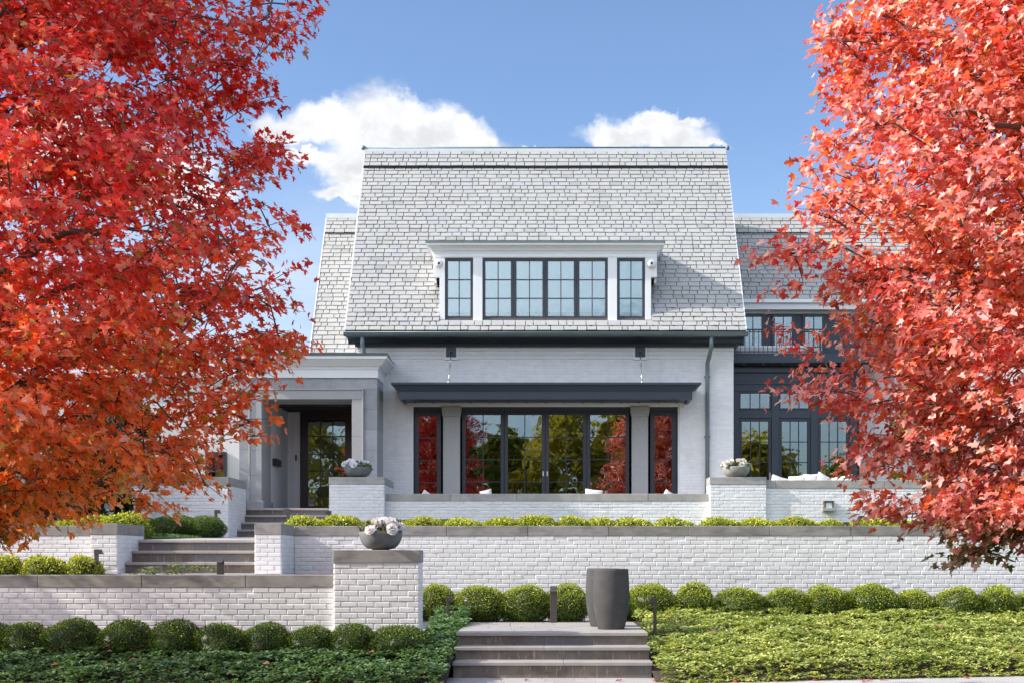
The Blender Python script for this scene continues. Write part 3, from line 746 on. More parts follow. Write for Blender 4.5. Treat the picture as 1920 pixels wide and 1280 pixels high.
wz0, wz1 = PZ(598.5, DD), PZ(483, DD)
wl = [(834, 887), (904.5, 963), (963, 1022.3), (1022.3, 1081.3), (1081.3, 1140), (1157, 1210)]
for a, b in wl: window(house, 'dormer_window', xw(a)+.001, xw(b)-.001, wz0, wz1, DD+.06, 2, 3, fw=.062, mun=.02, gmat='glassd', back='blind')
for px in (823, 1221):
    m = MB(); cz = PZ(495, DD); m.lathe([(0, -.07), (.05, -.065), (.09, -.03), (.095, 0), (.09, .02), (0, .03)], (0, 0, 0), 18); 
    for i, v in enumerate(m.v): m.v[i] = (xw(px)+v[0], DD-.02+v[2], cz+v[1])
    cam_ = m.build('security_camera', M['white'], house)
    m = MB(); m.lathe([(0, -.055), (.03, -.045), (.045, -.01), (.045, .02)], (0, 0, 0), 14)
    for i, v in enumerate(m.v): m.v[i] = (xw(px)+v[0], DD-.045+v[2], cz+v[1]+.0)
    m.build('camera_lens', M['black'], cam_)
# ---- rear wing with its own slate roof either side of the main gable
WRD, WRZ, sl_ = 34.0, 10.16, 1.596
def wing(x0, x1, t_end, nm):
    ye, ze = WRD-t_end, WRZ-sl_*t_end
    mw = MB(); L2 = math.hypot(t_end, sl_*t_end)
    slates(mw, x0, x1, ye, ze, WRD, WRZ, rh, w_end=L2-.60)
    d2 = Vector((0, t_end, sl_*t_end)).normalized(); n2 = Vector((0, -d2.z, d2.y)); q = Vector((0, ye, ze))+d2*(L2-.62)+n2*.045
    slates(mw, x0, x1, q.y, q.z, WRD+n2.y*.045, WRZ+n2.z*.045, rh, w_end=.56)
    r2 = mw.build('roof', M['slate'], house); r2['label'] = nm
    mw = MB(); roof_slab(mw, x0, x1, ye, ze, WRD, WRZ); mw.hull([(x0, WRD, WRZ-.1), (x0, WRD+3.2, WRZ-5), (x0, WRD+3.2, WRZ-4.9), (x0, WRD, WRZ+.02)], [(x1, WRD, WRZ-.1), (x1, WRD+3.2, WRZ-5), (x1, WRD+3.2, WRZ-4.9), (x1, WRD, WRZ+.02)]); mw.build('roof_deck', M['roofdark'], r2)
    mw = MB(); pp = Vector((0, WRD, WRZ))+n2*.085; mw.hull([(x0-.01, pp.y-d2.y*.12, pp.z-d2.z*.12), (x0-.01, pp.y, pp.z+.03), (x0-.01, pp.y+.12, pp.z-.06)], [(x1+.01, pp.y-d2.y*.12, pp.z-d2.z*.12), (x1+.01, pp.y, pp.z+.03), (x1+.01, pp.y+.12, pp.z-.06)]); mw.build('ridge_flashing', M['zincl'], r2)
    mw = MB(); q0 = Vector((0, ye, ze))+d2*(L2-.61)  # black strip drawn in as the shadow below the wing's top slates
    mw.hull([(x0, q0.y, q0.z), (x0, q0.y+dv.y*.04, q0.z+.03), (x0, q0.y+n2.y*.055+.03, q0.z+n2.z*.055+.03), (x0, q0.y+n2.y*.05, q0.z+n2.z*.05)], [(x1, q0.y, q0.z), (x1, q0.y+dv.y*.04, q0.z+.03), (x1, q0.y+n2.y*.055+.03, q0.z+n2.z*.055+.03), (x1, q0.y+n2.y*.05, q0.z+n2.z*.05)]); mw.build('shadow_gap_strip', M['black'], r2)
    return r2
rl = wing(-5.56, HX0-.02, 2.55, 'slate roof of the rear wing left of the main gable')
rr_ = wing(HX1+.02, 12.5, 1.5, 'slate roof of the rear wing above the balcony')
m = MB(); m.hull([(-5.58, 31.42, 5.95), (-5.58, 34.0, 10.05), (-5.58, 34.0, 10.24), (-5.58, 31.40, 6.13)], [(-5.56, 31.42, 5.95), (-5.56, 34.0, 10.05), (-5.56, 34.0, 10.24), (-5.56, 31.40, 6.13)]); m.build('rake_board', M['white'], rl)
m = MB(); m.cur = c
prof = [(31.75, 1.9), (36.5, 1.9), (36.5, 6.0), (34.0, 10.0), (31.75, 6.2)]
m.hull([(-5.5, y, z) for y, z in prof], [(-5.3, y, z) for y, z in prof])
m.box(-5.3, HX0, 31.95, 32.1, 1.9, 6.1)
m.build('wing_wall', M['brick_plain'], house); m = MB(); m.cur = c
m.box(7.45, 12.5, 31.6, 31.9, 1.8, 6.0); m.box(12.3, 12.5, 31.9, 36.5, 1.8, 7.7)
m.box(HX1, 12.5, 36.2, 36.5, 1.8, 6.0)
m.build('wing_wall', M['brick_plain'], house); m = MB(); m.cur = c
m.box(-12.5, -6.95, 30.4, 30.7, 1.8, 5.3); m.box(-12.5, -12.3, 30.7, 36, 1.8, 5.3)
m.build('wing_wall', M['brick_plain'], house)
m = MB(); crown(m, -12.5, -6.95, 30.4, 5.3, [(0, 0), (0, .1), (.1, .2), (.15, .3), (.15, .36)], 36, 1); m.build('wing_cornice', M['white'], house)
m = MB(); m.box(-12.6, -6.9, 30.3, 36, 5.661, 5.70); m.build('flat_roof', M['zincl'], house)
window(house, 'window', PX(385, 30.35), PX(425, 30.35), 2.6, 3.9, 30.33, 2, 3, fw=.07)
window(house, 'window', -10.9, -9.6, 2.9, 4.9, 30.33, 3, 3, fw=.07)
# ---- balcony storey on the right
UD = 32.7; us = lambda p: PX(p, UD)
ze = WRZ-sl_*1.5
m = MB(); m.box(HX1, 12.5, 32.42, UD+.1, PZ(583, 32.6), ze-.02, .004); m.box(HX1, 12.5, 32.34, 32.43, ze-.10, ze-.01, .004)
m.box(HX1, 12.5, UD-.02, UD+.12, PZ(589, UD), PZ(583, 32.6), .004)
m.build('fascia', M['white'], house)
m = MB(); m.box(HX1, 12.5, UD+.02, UD+.15, 6.1, PZ(589, UD))
m.build('balcony_wall', M['navy'], house)
for a, b in ((1390, 1433), (1447, 1490), (1504, 1547)): window(house, 'balcony_door', us(a), us(b), 6.21, PZ(589, UD), UD-.04, 2, 3, fw=.07, mun=.02, gmat='glassd', back='blind', backd=.1)
BD = 31.0; bs_ = lambda p: PX(p, BD)
m = MB(); m.box(HX1+.004, 7.9, BD-.35, UD+.02, PZ(680, BD-.3), PZ(667, BD-.3), .006); m.box(HX1+.004, 7.85, BD-.28, BD+.2, PZ(667, BD-.3), 6.2, .004); 
m.build('balcony_slab', M['navy'], house)
m = MB()
x = HX1+.3
while x < 7.7: m.box(x, x+.08, BD-.27, BD-.001, PZ(686, BD), PZ(680, BD-.3)-.002); x += .45
m.box(HX1+.006, 7.6, BD-.08, BD-.001, PZ(698, BD), PZ(690, BD), .004)
m.build('bracket', M['navy'], house)
m = MB(); ry = BD-.22; rt = PZ(617, ry)
m.box(HX1+.01, 7.8, ry-.02, ry+.02, rt-.03, rt, .003); m.box(HX1+.01, 7.8, ry-.015, ry+.015, PZ(660, ry), PZ(660, ry)+.025)
x = HX1+.06
while x < 7.8: m.box(x-.007, x+.007, ry-.007, ry+.007, 6.2, rt-.03); x += .105
m.build('balcony_railing', M['frame'], house)
m = MB(); m.box(HX1+.3, 6.2, BD+.5, BD+1.1, 6.205, 6.50, .05); m.build('balcony_bench', M['fabric'], house)
# ground floor glazed bay
m = MB(); m.cur = (1, 1, 1)
m.box(HX1+.004, 7.45, BD, BD+.06, PZ(733, BD), PZ(686, BD), .003)
m.box(HX1+.004, 7.45, BD-.03, BD, PZ(720, BD), PZ(716, BD), .003)
m.box(HX1+.004, 7.45, BD-.01, BD+.06, PZ(783, BD), PZ(768, BD), .003)
for p in (1378.5, 1453.5, 1526.5, 1600): m.box(bs_(p)-.085, bs_(p)+.085, BD-.025, BD+.06, 2.5, PZ(733, BD)-.002, .004)
m.build('bay_surround', M['navy'], house)
bays = [(1381.5, 1450.5), (1456.5, 1523.5), (1529.5, 1597)]
for i, (a, b) in enumerate(bays):
    window(house, 'transom_window', bs_(a)+.05, bs_(b)-.05, PZ(767.5, BD), PZ(733.5, BD), BD+.01, 3, 1, fw=.04, mun=.02)
    window(house, 'terrace_door', bs_(a)+.05, bs_(b)-.05, 2.56, PZ(783.5, BD), BD+.01, 3, 4, fw=.07, mun=.02, bottom=.2, handle=(bs_(b)-.085, 3.38, 'lever') if i == 0 else None)
# ---- entrance porch
PD = 28.9; ps = lambda p: PX(p, PD); pz = lambda p: PZ(p, PD)
sx0, sx1 = ps(448), ps(707); ox0, ox1 = ps(491), ps(660); mx0, mx1 = ps(467), ps(682)
m = MB()
def stones(x0, x1, z0, z1, sx, sz, y0, y1):
    """ashlar blocks with fine joints"""
    nz = max(1, round((z1-z0)/sz)); nx = max(1, round((x1-x0)/sx))
    for i in range(nz):
        for j in range(nx):
            k = rh.uniform(.86, 1.12); m.box(x0+(x1-x0)*j/nx+.0015, x0+(x1-x0)*(j+1)/nx-.0015, y0, y1, z0+(z1-z0)*i/nz+.0015, z0+(z1-z0)*(i+1)/nz-.0015, .002, col=(k, k, k*1.01))
stones(sx0, mx0, 2.5, pz(728), 9, .62, PD+.02, PD+.95); stones(mx1, sx1, 2.5, pz(728), 9, .46, PD+.02, PD+1.1)
stones(sx0, sx1, pz(728), pz(708), .98, 9, PD+.02, PD+1.1)
porch = m.build('porch', M['stone'], house)
m = MB()
stones(mx0+.03, ox0+.001, 2.72, pz(748), 9, .62, PD-.03, PD+.95); stones(ox1, mx1-.03, 2.5, pz(748), 9, .8, PD-.03, PD+.95)
m.box(mx0+.03, mx1-.03, PD-.03, PD+.95, pz(748)+.001, pz(731), .004)
m.box(mx0, mx0+.03, PD-.05, PD+.02, 2.72, pz(728), .004); m.box(mx1-.03, mx1, PD-.05, PD+.02, 2.5, pz(728), .004); m.box(mx0+.03, mx1-.03, PD-.05, PD+.02, pz(731)+.001, pz(728), .004)
m.build('door_surround', M['stonel'], porch)
m = MB(); m.box(mx0-.04, ox0+.05, PD-.09, PD+.99, 2.55, 2.72, .012); m.build('column_base', M['stone'], porch)
m = MB(); m.box(sx0-.02, sx1+.02, PD-.03, FD-.005, pz(708)+.001, pz(693), .006); crown(m, sx0, sx1, PD-.01, pz(693)+.001, [(0, 0), (.02, .0), (.04, .03), (.04, .06), (.08, .07), (.14, .13), (.21, .20), (.24, .21), (.24, .275)], FD-.01, 1.)
m.build('porch_cornice', M['white'], porch)
m = MB(); zz = pz(693)+.276; m.hull([(sx0-.25, PD-.27, zz), (sx1+.25, PD-.27, zz), (sx1+.25, FD-.01, zz), (sx0-.25, FD-.01, zz)], [(sx0-.265, PD-.285, zz+.05), (sx1+.265, PD-.285, zz+.05), (sx1+.2, FD-.01, zz+.09), (sx0-.2, FD-.01, zz+.09)])
m.build('porch_gutter', M['zinc'], porch)
IY = 31.8
m = MB(); m.box(ox0-.15, ox0+.0, PD+.96, IY, 2.5, 5.3); m.box(ox1+.0, ox1+.1, PD+1.0, IY, 2.5, 5.3); m.box(ox0, ox1+.1, IY, IY+.1, 2.5, 5.3)
m.build('porch_wall', M['plaster'], porch)
m = MB(); m.box(sx0, sx1, PD+.5, IY+.1, 4.97, 5.2); 
for i in range(9): m.box(ox0, ox1, PD+1.0+.3*i, PD+1.0+.3*i+.02, 4.955, 4.972)
m.build('porch_ceiling', M['black'], porch)
m = MB(); m.box(sx0, sx1, 28.9, IY, 2.2, 2.553); m.build('porch_floor', M['paver'], porch)
m = MB(); dx0, dx1 = PX(563, IY-.05), PX(664, IY-.05); m.box(dx0-.17, dx0, IY-.05, IY-.002, 2.56, 4.96, .004); m.build('door_casing', M['plaster'], porch)
dr = window(house, 'front_door', dx0, dx1-.02, 2.56, PZ(770, IY-.06), IY-.09, 3, 5, fw=.19, mun=.022, fmat='black', gmat='glass', bottom=.16, backd=.2, label='black front door with fifteen glass lights')
m = MB(); m.box(dx0+.02, dx0+.07, IY-.12, IY-.09, 3.4, 3.75, .005); m.build('handle', M['black'], dr)
# letter box on the side wall and bell
m = MB(); xi = ox0; m.box(xi+.001, xi+.10, 30.0, 30.55, PZ(873, 30.2), PZ(860, 30.2), .006); mbx = m.build('mailbox', M['black'], porch)
m = MB(); m.lathe([(0, 0), (.012, 0), (.012, .006), (0, .006)], (xi+.1, 30.25, PZ(866, 30.2)), 8); m.build('mailbox_lock', M['silver'], mbx) if False else None
m = MB(); m.box(dx0-.12, dx0-.08, IY-.07, IY-.05, 3.80, 3.94, .004); m.build('doorbell', M['frame'], porch)
# gate right of the terrace wall
gate = thing('garden_gate', 'dark blue vertical board gate half hidden behind the right maple', 'gate', loc=(8.2, 27.4, 1.8))
m = MB()
for i in range(8): m.box(7.82+i*.125, 7.82+i*.125+.118, 27.4, 27.43, 1.85, 2.75, .004)
m.build('board_panel', M['navy'], gate)
m = MB(); m.box(7.78, 7.86, 27.38, 27.45, 1.8, 2.85, .004); m.box(8.84, 8.92, 27.38, 27.45, 1.8, 2.85, .004); m.box(7.86, 8.84, 27.385, 27.44, 2.75, 2.83, .004); m.build('gate_frame', M['navy'], gate); rebase(gate)
# house parts were modelled in world coordinates
for ch in house.children:
    ch.data.transform(Matrix.Translation(-house.location))
    for q in ch.children: q.data.transform(Matrix.Translation(-house.location))
# ---------------------------------------------------------------- garden furniture
def bollard(px, ytop, ybot, D, facing, label, h=None, w=.055, wide=False):
    z1 = PZ(ytop, D); z0 = PZ(ybot, D)-.06; x = PX(px, D)
    root = thing('path_light', label, 'path light', group='bronze path lights in the beds', loc=(x, D, z0))
    m = MB(); 
    if facing == 0: m.box(-.05, .05, 0, .03, 0, z1-z0-.02, .003)
    else: m.box(-.02, .02, -.045, .045, 0, z1-z0-.02, .003)
    m.build('post', M['bronze'], root)
    m = MB(); H = z1-z0; f = facing
    if f == 0: m.hull([(-.052, -.11, H-.075), (.052, -.11, H-.075), (.052, .035, H-.02), (-.052, .035, H-.02)], [(-.052, -.10, H-.06), (.052, -.10, H-.06), (.052, .035, H), (-.052, .035, H)])
    else:
        xs = sorted([-.022*f, .065*f]); a = -.022*f; b = .06*f; cc = .09*f
        prof = [(a, H), (b, H), (cc, H-.075), (b-.045*f, H-.075), (a, H-.075)] if False else [(a, H), (b, H), (cc, H-.07), (a, H-.07)]
        if f < 0: prof = prof[::-1]
        m.prism_y(prof, -.048, .048)
    m.build('lamp_head', M['bronze'], root)
bollard(840, 1118, 1165, 18.9, 1, 'bronze path light left of the planter landing, its head turned right')
bollard(1038, 1098, 1164, 19.62, 0, 'wide bronze path light standing in front of the bushes at the back of the landing')
bollard(1228, 1120, 1190, 17.8, -1, 'thin bronze path light right of the tall planters in the ground cover')
bollard(181, 1029, 1090, 19.5, 1, 'dark path light in front of the left brick pier')
bollard(413, 1043, 1095, 18.6, 0, 'dark rectangular path light before the stained steps')
bollard(405, 955, 1002, 25.6, 1, 'black path light by the dark bushes left of the porch steps')
bollard(540, 953, 1000, 22.6, -1, 'pale bronze path light in front of the porch steps')
bollard(619, 957, 1000, 26.2, -1, 'dark path light at the foot of the porch-side terrace pier')
bollard(1617, 966, 1000, 22.4, -1, 'small spot light in the golden bushes under the terrace wall', h=.1)
bollard(1583, 978, 1000, 21.6, 1, 'tiny dark spot light just above the long wall cap')
# wall light
wlx, wlz = PX(1552, TW-.12), PZ(955, TW-.12)
root = thing('wall_light', 'small square wall light with stone ledge on the right terrace wall', 'wall light', loc=(wlx, TW-.13, wlz))
m = MB(); m.box(-.14, .14, -.16, .0, -.03, .03, .006); m.build('ledge', M['limep'], root)
m = MB(); m.box(-.09, -.07, -.12, 0, .03, .15, .002); m.box(.07, .09, -.12, 0, .03, .15, .002); m.box(-.1, .1, -.13, 0, .151, .18, .004); m.box(-.07, .07, -.012, 0, .03, .15); m.build('housing', M['bronze'], root)
m = MB(); m.box(-.069, .069, -.10, -.014, .031, .149, .004); m.build('lens', M['blind'], root)
# tall planters
def tall_pot(px, D, label):
    root = thing('tall_planter', label, 'planter', group='tall charcoal planters on the landing', loc=(PX(px, D), D, .521))
    H = .80; R = lambda t: .170+.075*math.sin(math.pi*min(1, (t*.80+.02)))**.9 if t < .62 else .2435-.016*((t-.62)/.38)**1.6
    prof = [(0, 0), (.160, 0)]+[(R(t), H*t) for t in [0, .01]+[i/24 for i in range(1, 25)]]
    prof += [(R(1)-.006, H+.004), (R(1)-.03, H), (R(1)-.035, H-.04), (.19, H-.12), (.0, H-.12)]
    m = MB(); m.lathe(prof, (0, 0, 0), 64); m.build('pot', M['pot'], root)
    m = MB(); m.lathe([(0, H-.115), (.195, H-.115)], (0, 0, 0), 24); m.build('soil', M['soil'], root)
tall_pot(1146, 17.85, 'tall charcoal barrel planter in front, nearer the step edge')
tall_pot(1131, 18.60, 'tall charcoal barrel planter half hidden behind the front one')
# bowls and flowers
def rand_unit(R, n):
    v = R.normal(size=(n, 3)); return v/np.linalg.norm(v, axis=1, keepdims=True)
def leaf_mesh(name, P, A, N, size, cols, mat, parent=None, shape='rhomb', fold=.15, aspect=.5, loc=None):
    """many small leaves: P base points, A leaf axis, N rough normal"""
    A = A/np.linalg.norm(A, axis=1, keepdims=True)
    B = np.cross(N, A); ln = np.linalg.norm(B, axis=1, keepdims=True); ln[ln < 1e-5] = 1; B /= ln
    C = np.cross(A, B)
    if shape == 'rhomb': T = np.array([(0, 0, 0), (.5, .5, 0), (0, 1, 0), (-.5, .5, 0)]); F_ = [(0, 1, 2, 3)]
    elif shape == 'oval': T = np.array([(0, 0, 0), (.42, .3, .2), (.5, .65, .2), (0, 1, 0), (-.5, .65, .2), (-.42, .3, .2)]); F_ = [(0, 1, 2, 3), (0, 3, 4, 5)]
    else:
        R_ = [(.38, -.03), (.25, .13), (.55, .41), (.19, .44), (.21, .70)]
        T = [(0, .34, 0), (0, 0, 0)]+[(x, y, abs(x)) for x, y in R_]+[(0, 1.0, 0)]+[(-x, y, abs(x)) for x, y in R_[::-1]]
        T = np.array(T); K = len(T)-1; F_ = [(0, 1+i, 1+(i+1) % K) for i in range(K)]
    n = len(P); k = len(T); sz = np.broadcast_to(np.asarray(size, float).reshape(-1, 1), (n, 1))
    if np.isscalar(fold): fold = np.full(n, fold)
    X = T[None, :, 0]*(aspect if shape != 'maple' else 1)*sz; Yv = T[None, :, 1]*sz
    Zv = (T[None, :, 2]*fold[:, None]-(.35*fold[:, None]*T[None, :, 1]**2))*sz
    V = P[:, None, :]+B[:, None, :]*X[..., None]+A[:, None, :]*Yv[..., None]+C[:, None, :]*Zv[..., None]
    V = V.reshape(-1, 3); base = (np.arange(n)*k)
    me = bpy.data.meshes.new(name); FL = len(F_[0]); Fa = (base[:, None, None]+np.array(F_)[None]).reshape(-1, FL)
    me.vertices.add(len(V)); me.vertices.foreach_set('co', V.astype(np.float32).ravel())
    me.loops.add(Fa.size); me.loops.foreach_set('vertex_index', Fa.astype(np.int32).ravel())
    me.polygons.add(len(Fa)); me.polygons.foreach_set('loop_start', (np.arange(len(Fa))*FL).astype(np.int32))
    me.update(calc_edges=True)
    a = me.color_attributes.new('Col', 'FLOAT_COLOR', 'POINT'); cc = np.ones((len(V), 4), np.float32); cc[:, :3] = np.repeat(cols, k, axis=0); a.data.foreach_set('color', cc.ravel())
    me.materials.append(mat); o = bpy.data.objects.new(name, me); COL.objects.link(o)
    if parent: o.parent = parent
    if loc is not None: o.location = loc
    return o
def bowl(px, ybase, D, R, H, mat, label, flabel, nf, fcol, seed, z=None, fh=.14, greens=0):
    zz = z if z is not None else PZ(ybase, D)
    root = thing('planter_bowl', label, 'planter bowl', group='stone flower bowls on the brick piers', loc=(PX(px, D), D, zz))
    prof = [(0, 0), (R*.38, 0), (R*.42, .01)]+[(R*(.42+.58*math.sin(t*math.pi/2)**.85), H*(1-math.cos(t*math.pi/2))**.9*.98+.01) for t in [i/12 for i in range(1, 13)]]+[(R*.97, H+.015), (R*.92, H), (R*.85, H-.04), (0, H-.045)]
    m = MB(); m.lathe(prof, (0, 0, 0), 48); m.build('bowl', mat, root)
    fl = thing('flower_arrangement', flabel, 'flowers', group='flowers in the bowls', loc=(PX(px, D), D, zz+H-.04))
    RR = np.random.default_rng(seed)
    # foliage
    n = 420; a = RR.uniform(0, 2*np.pi, n); r = np.sqrt(RR.uniform(0, 1, n))*R*.95
    P = np.stack([r*np.cos(a), r*np.sin(a), RR.uniform(0, 1, n)*fh*(1.1-.5*(r/R)**2)], 1)
    A = rand_unit(RR, n)*.6+np.array([0, 0, .6])+P*np.array([2.5, 2.5, 0]); N = rand_unit(RR, n)+np.array([0, 0, 1])
    g1 = np.array([.07, .13, .03]); g2 = np.array([.24, .27, .10]); k = RR.random((n, 1)); C = g1*(1-k)+g2*k; C[RR.random(n) < .12] = (.12, .05, .04)
    leaf_mesh('foliage', P, A, N, RR.uniform(.04, .075, n), C, M['leaf'], fl, 'oval', .25, .5)
    vs = []
    for i in range(nf):
        aa = RR.uniform(0, 2*np.pi); rr = math.sqrt(RR.uniform(0.05, 1))*R*1.1
        if i < nf*.7: aa = RR.uniform(-1.7, 1.2) if greens else aa
        if math.sin(aa) > .3: aa = -aa
        p = np.array([rr*math.cos(aa), rr*math.sin(aa), fh*(1.0-.55*(rr/R)**2)+RR.uniform(-.01, .035)])
        up = np.array([p[0]*2.2, p[1]*2.2-.3, .55]); up /= np.linalg.norm(up)
        # a bloom: rings of cupped petals
        rf = RR.uniform(.066, .09)
        PP = []; AA = []; NN = []; SS = []
        s1 = np.cross(up, [0, 1, .1]); s1 /= np.linalg.norm(s1); s2 = np.cross(up, s1)
        for ring, (cnt, tilt, sc) in enumerate(((7, .25, 1.0), (6, .7, .85), (5, 1.3, .65), (4, 2.4, .45))):
            for j in range(cnt):
                t = 2*np.pi*j/cnt+ring*.4+RR.uniform(-.15, .15); side = s1*math.cos(t)+s2*math.sin(t)
                ax = side+up*tilt; PP.append(p+up*.008*ring); AA.append(ax); NN.append(up*1.0-side*tilt); SS.append(rf*sc*RR.uniform(.9, 1.15))
        cc = np.array(fcol)*RR.uniform(.92, 1.04); Cc = np.tile(cc, (len(PP), 1)); Cc[13:] *= (.99, .93, .90)
        vs.append((np.array(PP), np.array(AA), np.array(NN), np.array(SS), Cc))
    for v in vs:
        leaf_mesh('bloom', v[0], v[1], v[2], v[3], v[4], M['petal'], fl, 'oval', -.35, 1.1)
bowl(714, 1029, NW+.1, .272, .215, M['bowl'], 'dark grey concrete bowl on the front brick pedestal', 'cream pink roses and pale greenery filling the bowl on the front pedestal', 22, (.97, .945, .93), 5, z=1.57, fh=.17, greens=1)
bowl(671, 892, TW, .285, .19, M['bowl'], 'dark grey bowl on the terrace pier beside the front door', 'white flowers in the bowl beside the front door', 11, (.88, .88, .9), 6, z=3.122, fh=.15)
bowl(1380, 892, TW, .285, .20, M['bowll'], 'pale sunlit bowl on the right terrace pier', 'white flowers with dark leaves in the pale sunlit bowl', 10, (.82, .80, .72), 7, z=3.122, fh=.15)
# cushions showing over the terrace walls
def cushion(px, y, D, w, h, label, rot=0., d=.14, sag=.0):
    x = PX(px, D); z = PZ(y, D)
    n = 14; m = MB(); vs = []
    for i in range(n+1):
        for j in range(n+1):
            u = i/n*2-1; v = j/n*2-1
            t = (1-abs(u)**2.6)*(1-abs(v)**2.6); e = 1-.10*(1-abs(v))*abs(u)**8
            vs.append((u*w/2*e, -d/2*t**.45, v*h/2*(1-.08*(1-abs(u)))))
    k = len(vs); vs += [(a, -b, c_) for a, b, c_ in vs]
    fs = []
    for i in range(n):
        for j in range(n):
            a = i*(n+1)+j; fs.append((a, a+n+1, a+n+2, a+1)); fs.append((k+a, k+a+1, k+a+n+2, k+a+n+1))
    m.add(vs, fs, True); o = m.build('cushion', M['fabric']); o.location = (x, D, z); o.rotation_euler = (math.radians(-12), rot, 0)
    tag(o, label, 'cushion', 'pale cushions on the terrace furniture'); return o
def sofa(x, y, w, label):
    root = thing('outdoor_sofa', label, 'sofa', group='low outdoor sofas on the terrace', loc=(x, y, 2.55))
    m = MB(); m.box(-w/2, w/2, -.35, .35, -.22+.22, .16, .02); m.box(-w/2, w/2, .28-.65, -.28, .16, .2, .02); m.build('base', M['frame'], root)
    m = MB(); m.box(-w/2+.03, w/2-.03, -.26, .33, .161, .235, .03); m.build('seat_pad', M['fabric'], root)
sofa(-1.0, 28.0, 2.6, 'low dark outdoor sofa behind the terrace wall at the left'); sofa(1.45, 28.0, 1.7, 'low dark outdoor sofa behind the terrace wall at the right')
cushion(912, 927, 27.9, .26, .22, 'small white cushion peeking over the terrace wall before the left glass doors', -.25)
cushion(1113, 927, 27.9, .38, .24, 'wide white cushion peeking over the terrace wall before the right glass doors', .12)
cushion(797, 930, 27.9, .2, .24, 'white cushion tip at the left sidelight', .6)
cushion(1251, 929, 27.9, .2, .24, 'white cushion tip at the right sidelight', .6)
for i, (px, y, w, r) in enumerate(((1462, 899, .42, .3), (1497, 897, .40, -.1), (1521, 894, .34, .0), (1545, 896, .42, .5), (1578, 898, .55, -.15))):
    cushion(px, y+8, 28.2, w, .34, ['grey-white lounge cushion leaning left of the pale pillows', 'flat pale cushion between leaning pillows on the right terrace', 'square white pillow standing upright on the right terrace', 'tilted white pillow beside the upright square one', 'large pale cushion at the edge of the right maple leaves'][i], r)
root = thing('lounge_sofa', 'pale upholstered sofa behind the right terrace wall', 'sofa', loc=(6.0, 28.4, 2.55))
m = MB(); m.box(-1.3, 1.6, -.1, .8, 0, .40, .04); m.build('base', M['fabric'], root)
m = MB(); m.box(-1.3, 1.6, -.28, -.1, 0, .50, .04); m.build('backrest', M['fabric'], root)
# ---------------------------------------------------------------- clipped bushes
def ico(n=2):
    import bmesh
    b = bmesh.new(); bmesh.ops.create_icosphere(b, subdivisions=n, radius=1); v = np.array([p.co[:] for p in b.verts]); f = [[q.index for q in x.verts] for x in b.faces]; b.free(); return v, f
IV, IF_ = ico(3)
def bush_mesh(seed, nleaf, ls, cdark, clight, ctip, tipk=.5, fuzz=.06, squash=.9):
    R = np.random.default_rng(seed)
    d = rand_unit(R, nleaf*2); d = d[d[:, 2] > -.75][:nleaf]; n = len(d)
    ph = R.uniform(0, 6, 9)
    def lump(d): return 1+LUMP*np.sin(d[:, 0]*5+ph[0])*np.cos(d[:, 1]*4+ph[1])+LUMP*.8*np.sin(d[:, 2]*6+ph[2]+d[:, 0]*3)+.018*np.sin(d[:, 0]*13+ph[3])*np.sin(d[:, 1]*12+ph[4])*np.cos(d[:, 2]*11+ph[5])
    def shape(d, r):
        p = d*r[:, None]; q = p.copy(); s = 1-.10*np.clip(-d[:, 2], 0, 1); q[:, 0] *= s; q[:, 1] *= s; q[:, 2] *= squash; return q
    depth = R.random(n)**1.6
    r = lump(d)*(1+fuzz*.5-.16*depth)+R.normal(size=n)*fuzz*.25+fuzz*1.1*(R.random(n) < .03)*R.random(n)
    P = shape(d, r)
    A = d*.9+rand_unit(R, n)*.9+np.array([0, 0, .25]); N = d+rand_unit(R, n)*.8
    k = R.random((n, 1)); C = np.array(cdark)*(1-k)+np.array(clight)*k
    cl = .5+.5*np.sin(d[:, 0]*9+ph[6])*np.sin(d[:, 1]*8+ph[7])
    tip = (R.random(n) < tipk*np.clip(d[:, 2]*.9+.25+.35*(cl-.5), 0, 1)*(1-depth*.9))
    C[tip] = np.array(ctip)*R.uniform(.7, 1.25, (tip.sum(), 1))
    o = leaf_mesh('clipped_bush', P, A, N, R.uniform(.7, 1.3, n)*ls, C, M['leaf'], None, 'rhomb', .0, .62)
    # dense twiggy heart of the same bush
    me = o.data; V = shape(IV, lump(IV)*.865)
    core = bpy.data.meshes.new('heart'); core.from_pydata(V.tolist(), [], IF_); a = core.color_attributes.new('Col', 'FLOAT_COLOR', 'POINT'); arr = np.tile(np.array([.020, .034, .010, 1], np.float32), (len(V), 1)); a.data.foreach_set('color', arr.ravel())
    import bmesh
    b = bmesh.new(); b.from_mesh(me); b.from_mesh(core); b.to_mesh(me); b.free(); bpy.data.meshes.remove(core)
    bpy.data.objects.remove(o); return me
LUMP = .062
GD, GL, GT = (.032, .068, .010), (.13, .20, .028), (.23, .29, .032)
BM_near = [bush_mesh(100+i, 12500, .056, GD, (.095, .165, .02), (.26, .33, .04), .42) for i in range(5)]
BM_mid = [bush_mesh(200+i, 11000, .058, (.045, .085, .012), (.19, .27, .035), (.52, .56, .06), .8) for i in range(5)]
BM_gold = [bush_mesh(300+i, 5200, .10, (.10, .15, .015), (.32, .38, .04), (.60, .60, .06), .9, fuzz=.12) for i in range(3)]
def place_bush(meshes, x, y, zb, rx, h, label, group, cat='bush', rnd=random.Random(8), name='clipped_bush'):
    me = meshes[rnd.randrange(len(meshes))]; o = bpy.data.objects.new(name, me); COL.objects.link(o)
    hz = h/1.62                                        # mesh spans about -.72 .. +.9 in z
    o.scale = (rx, rx*rnd.uniform(.92, 1.04), hz); o.location = (x, y, zb+hz*.68); o.rotation_euler = (0, 0, rnd.uniform(0, 6.28))
    return tag(o, label, cat, group)
